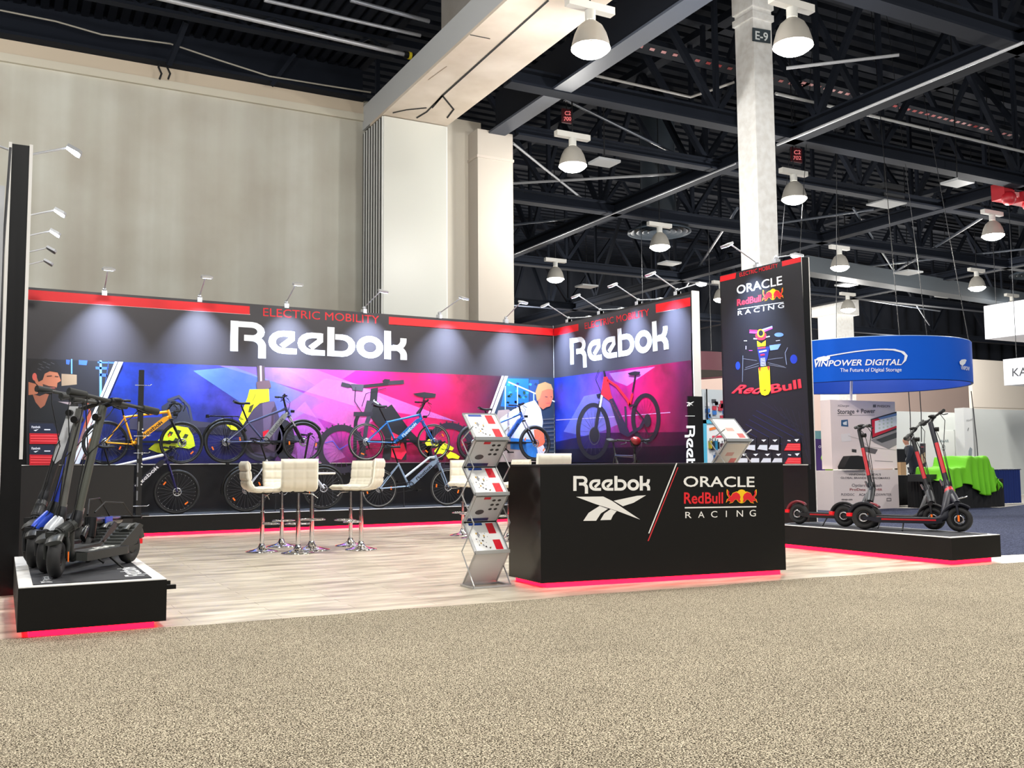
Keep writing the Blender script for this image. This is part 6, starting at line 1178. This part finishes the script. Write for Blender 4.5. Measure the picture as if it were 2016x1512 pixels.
# ---------------------------------------------------------------- the man in the dark suit
def person():
    g = Zp(1800, 986); H_ = 1.72; Rt = Vector((_R.x, _R.y, 0)).normalized(); Fw = Vector((-Rt.y, Rt.x, 0)); t = thing('person', (g.x, g.y, 0), 'grey-haired person in a dark suit leaning on a black draped table, seen from behind', 'person')
    def P(r, f, z): return Rt*r+Fw*f+Vector((0, 0, z))
    def skin(name, pts, edges, rad, mt, root=0):
        me = bpy.data.meshes.new(name); me.from_pydata([tuple(p) for p in pts], edges, []); o = bpy.data.objects.new(name, me); COL.objects.link(o); o.parent = t; me.materials.append(mt)
        md = o.modifiers.new('skin', 'SKIN'); md.use_smooth_shade = True
        for i, r in enumerate(rad): me.skin_vertices[0].data[i].radius = (r, r) if not isinstance(r, tuple) else r; me.skin_vertices[0].data[i].use_root = (i == root)
        o.modifiers.new('sub', 'SUBSURF').levels = 2; o.modifiers['sub'].render_levels = 2; return o
    suit = mat((34, 42, 54), .8); skn = mat((206, 150, 124), .6); tro = mat((36, 42, 58), .8)
    skin('jacket', [P(.05, 0, .92), P(.03, 0, 1.12), P(-.02, 0, 1.3), P(-.08, 0, 1.44), P(-.1, 0, 1.5), P(-.1, -.19, 1.42), P(-.2, -.24, 1.16), P(-.28, -.2, .97), P(-.06, .19, 1.42), P(-.14, .24, 1.16), P(-.24, .2, .98), P(.06, 0, .8)],
         [(0, 1), (1, 2), (2, 3), (3, 4), (3, 5), (5, 6), (6, 7), (3, 8), (8, 9), (9, 10), (0, 11)], [.15, .155, .17, .13, .06, .08, .062, .05, .08, .062, .05, .155], suit)
    skin('trousers', [P(.06, 0, .86), P(.06, -.1, .8), P(.12, -.12, .46), P(.14, -.12, .1), P(.04, .1, .8), P(.16, .1, .46), P(.3, .1, .12)], [(0, 1), (1, 2), (2, 3), (0, 4), (4, 5), (5, 6)], [.13, .1, .07, .055, .1, .07, .055], tro)
    for (r, f) in ((.12, -.12), (.28, .1)): obj('shoe', M().ball(P(r-.04, f, .045), .07, BLK, 10, (1.6, .8, .6)), t)
    head = skin('head', [P(-.12, 0, 1.46), P(-.14, 0, 1.54), P(-.16, 0, 1.62), P(-.165, 0, 1.7), P(-.245, 0, 1.61)], [(0, 1), (1, 2), (2, 3), (2, 4)], [.055, .06, .085, .075, .02], skn)
    obj('hair', M().ball(P(-.135, 0, 1.675), .098, mat((122, 114, 106), .9), 12, (1, 1, .8)), t); obj('collar', M().torus(P(-.115, 0, 1.5), .062, .014, CAP, axis=(0, 0, 1), n=16, k=6), t)
    for (r, f) in ((-.3, -.18), (-.26, .19)):
        c = P(r, f, .93); h = M().ball(c, .042, skn, 10, (1, 1, .6))
        for k in range(4): a = (k-1.5)*.017; h.tube([c+Fw*a-Rt*.02, c+Fw*a*1.3-Rt*(.07+.004*(1.5-abs(k-1.5)))-Vector((0, 0, .012)), c+Fw*a*1.4-Rt*.095-Vector((0, 0, .03))], [.0105, .0095, .008], skn, 6)
        h.tube([c+Fw*.035, c+Fw*.06-Rt*.03, c+Fw*.06-Rt*.055-Vector((0, 0, .012))], [.012, .0105, .009], skn, 6); obj('hand', h, t)
    return t
person()
for o in list(bpy.data.objects):
    if o.name.split('.')[0] in ('knee_brace', 'soffit_seam', 'wall_far_inner'): o['kind'] = 'structure'
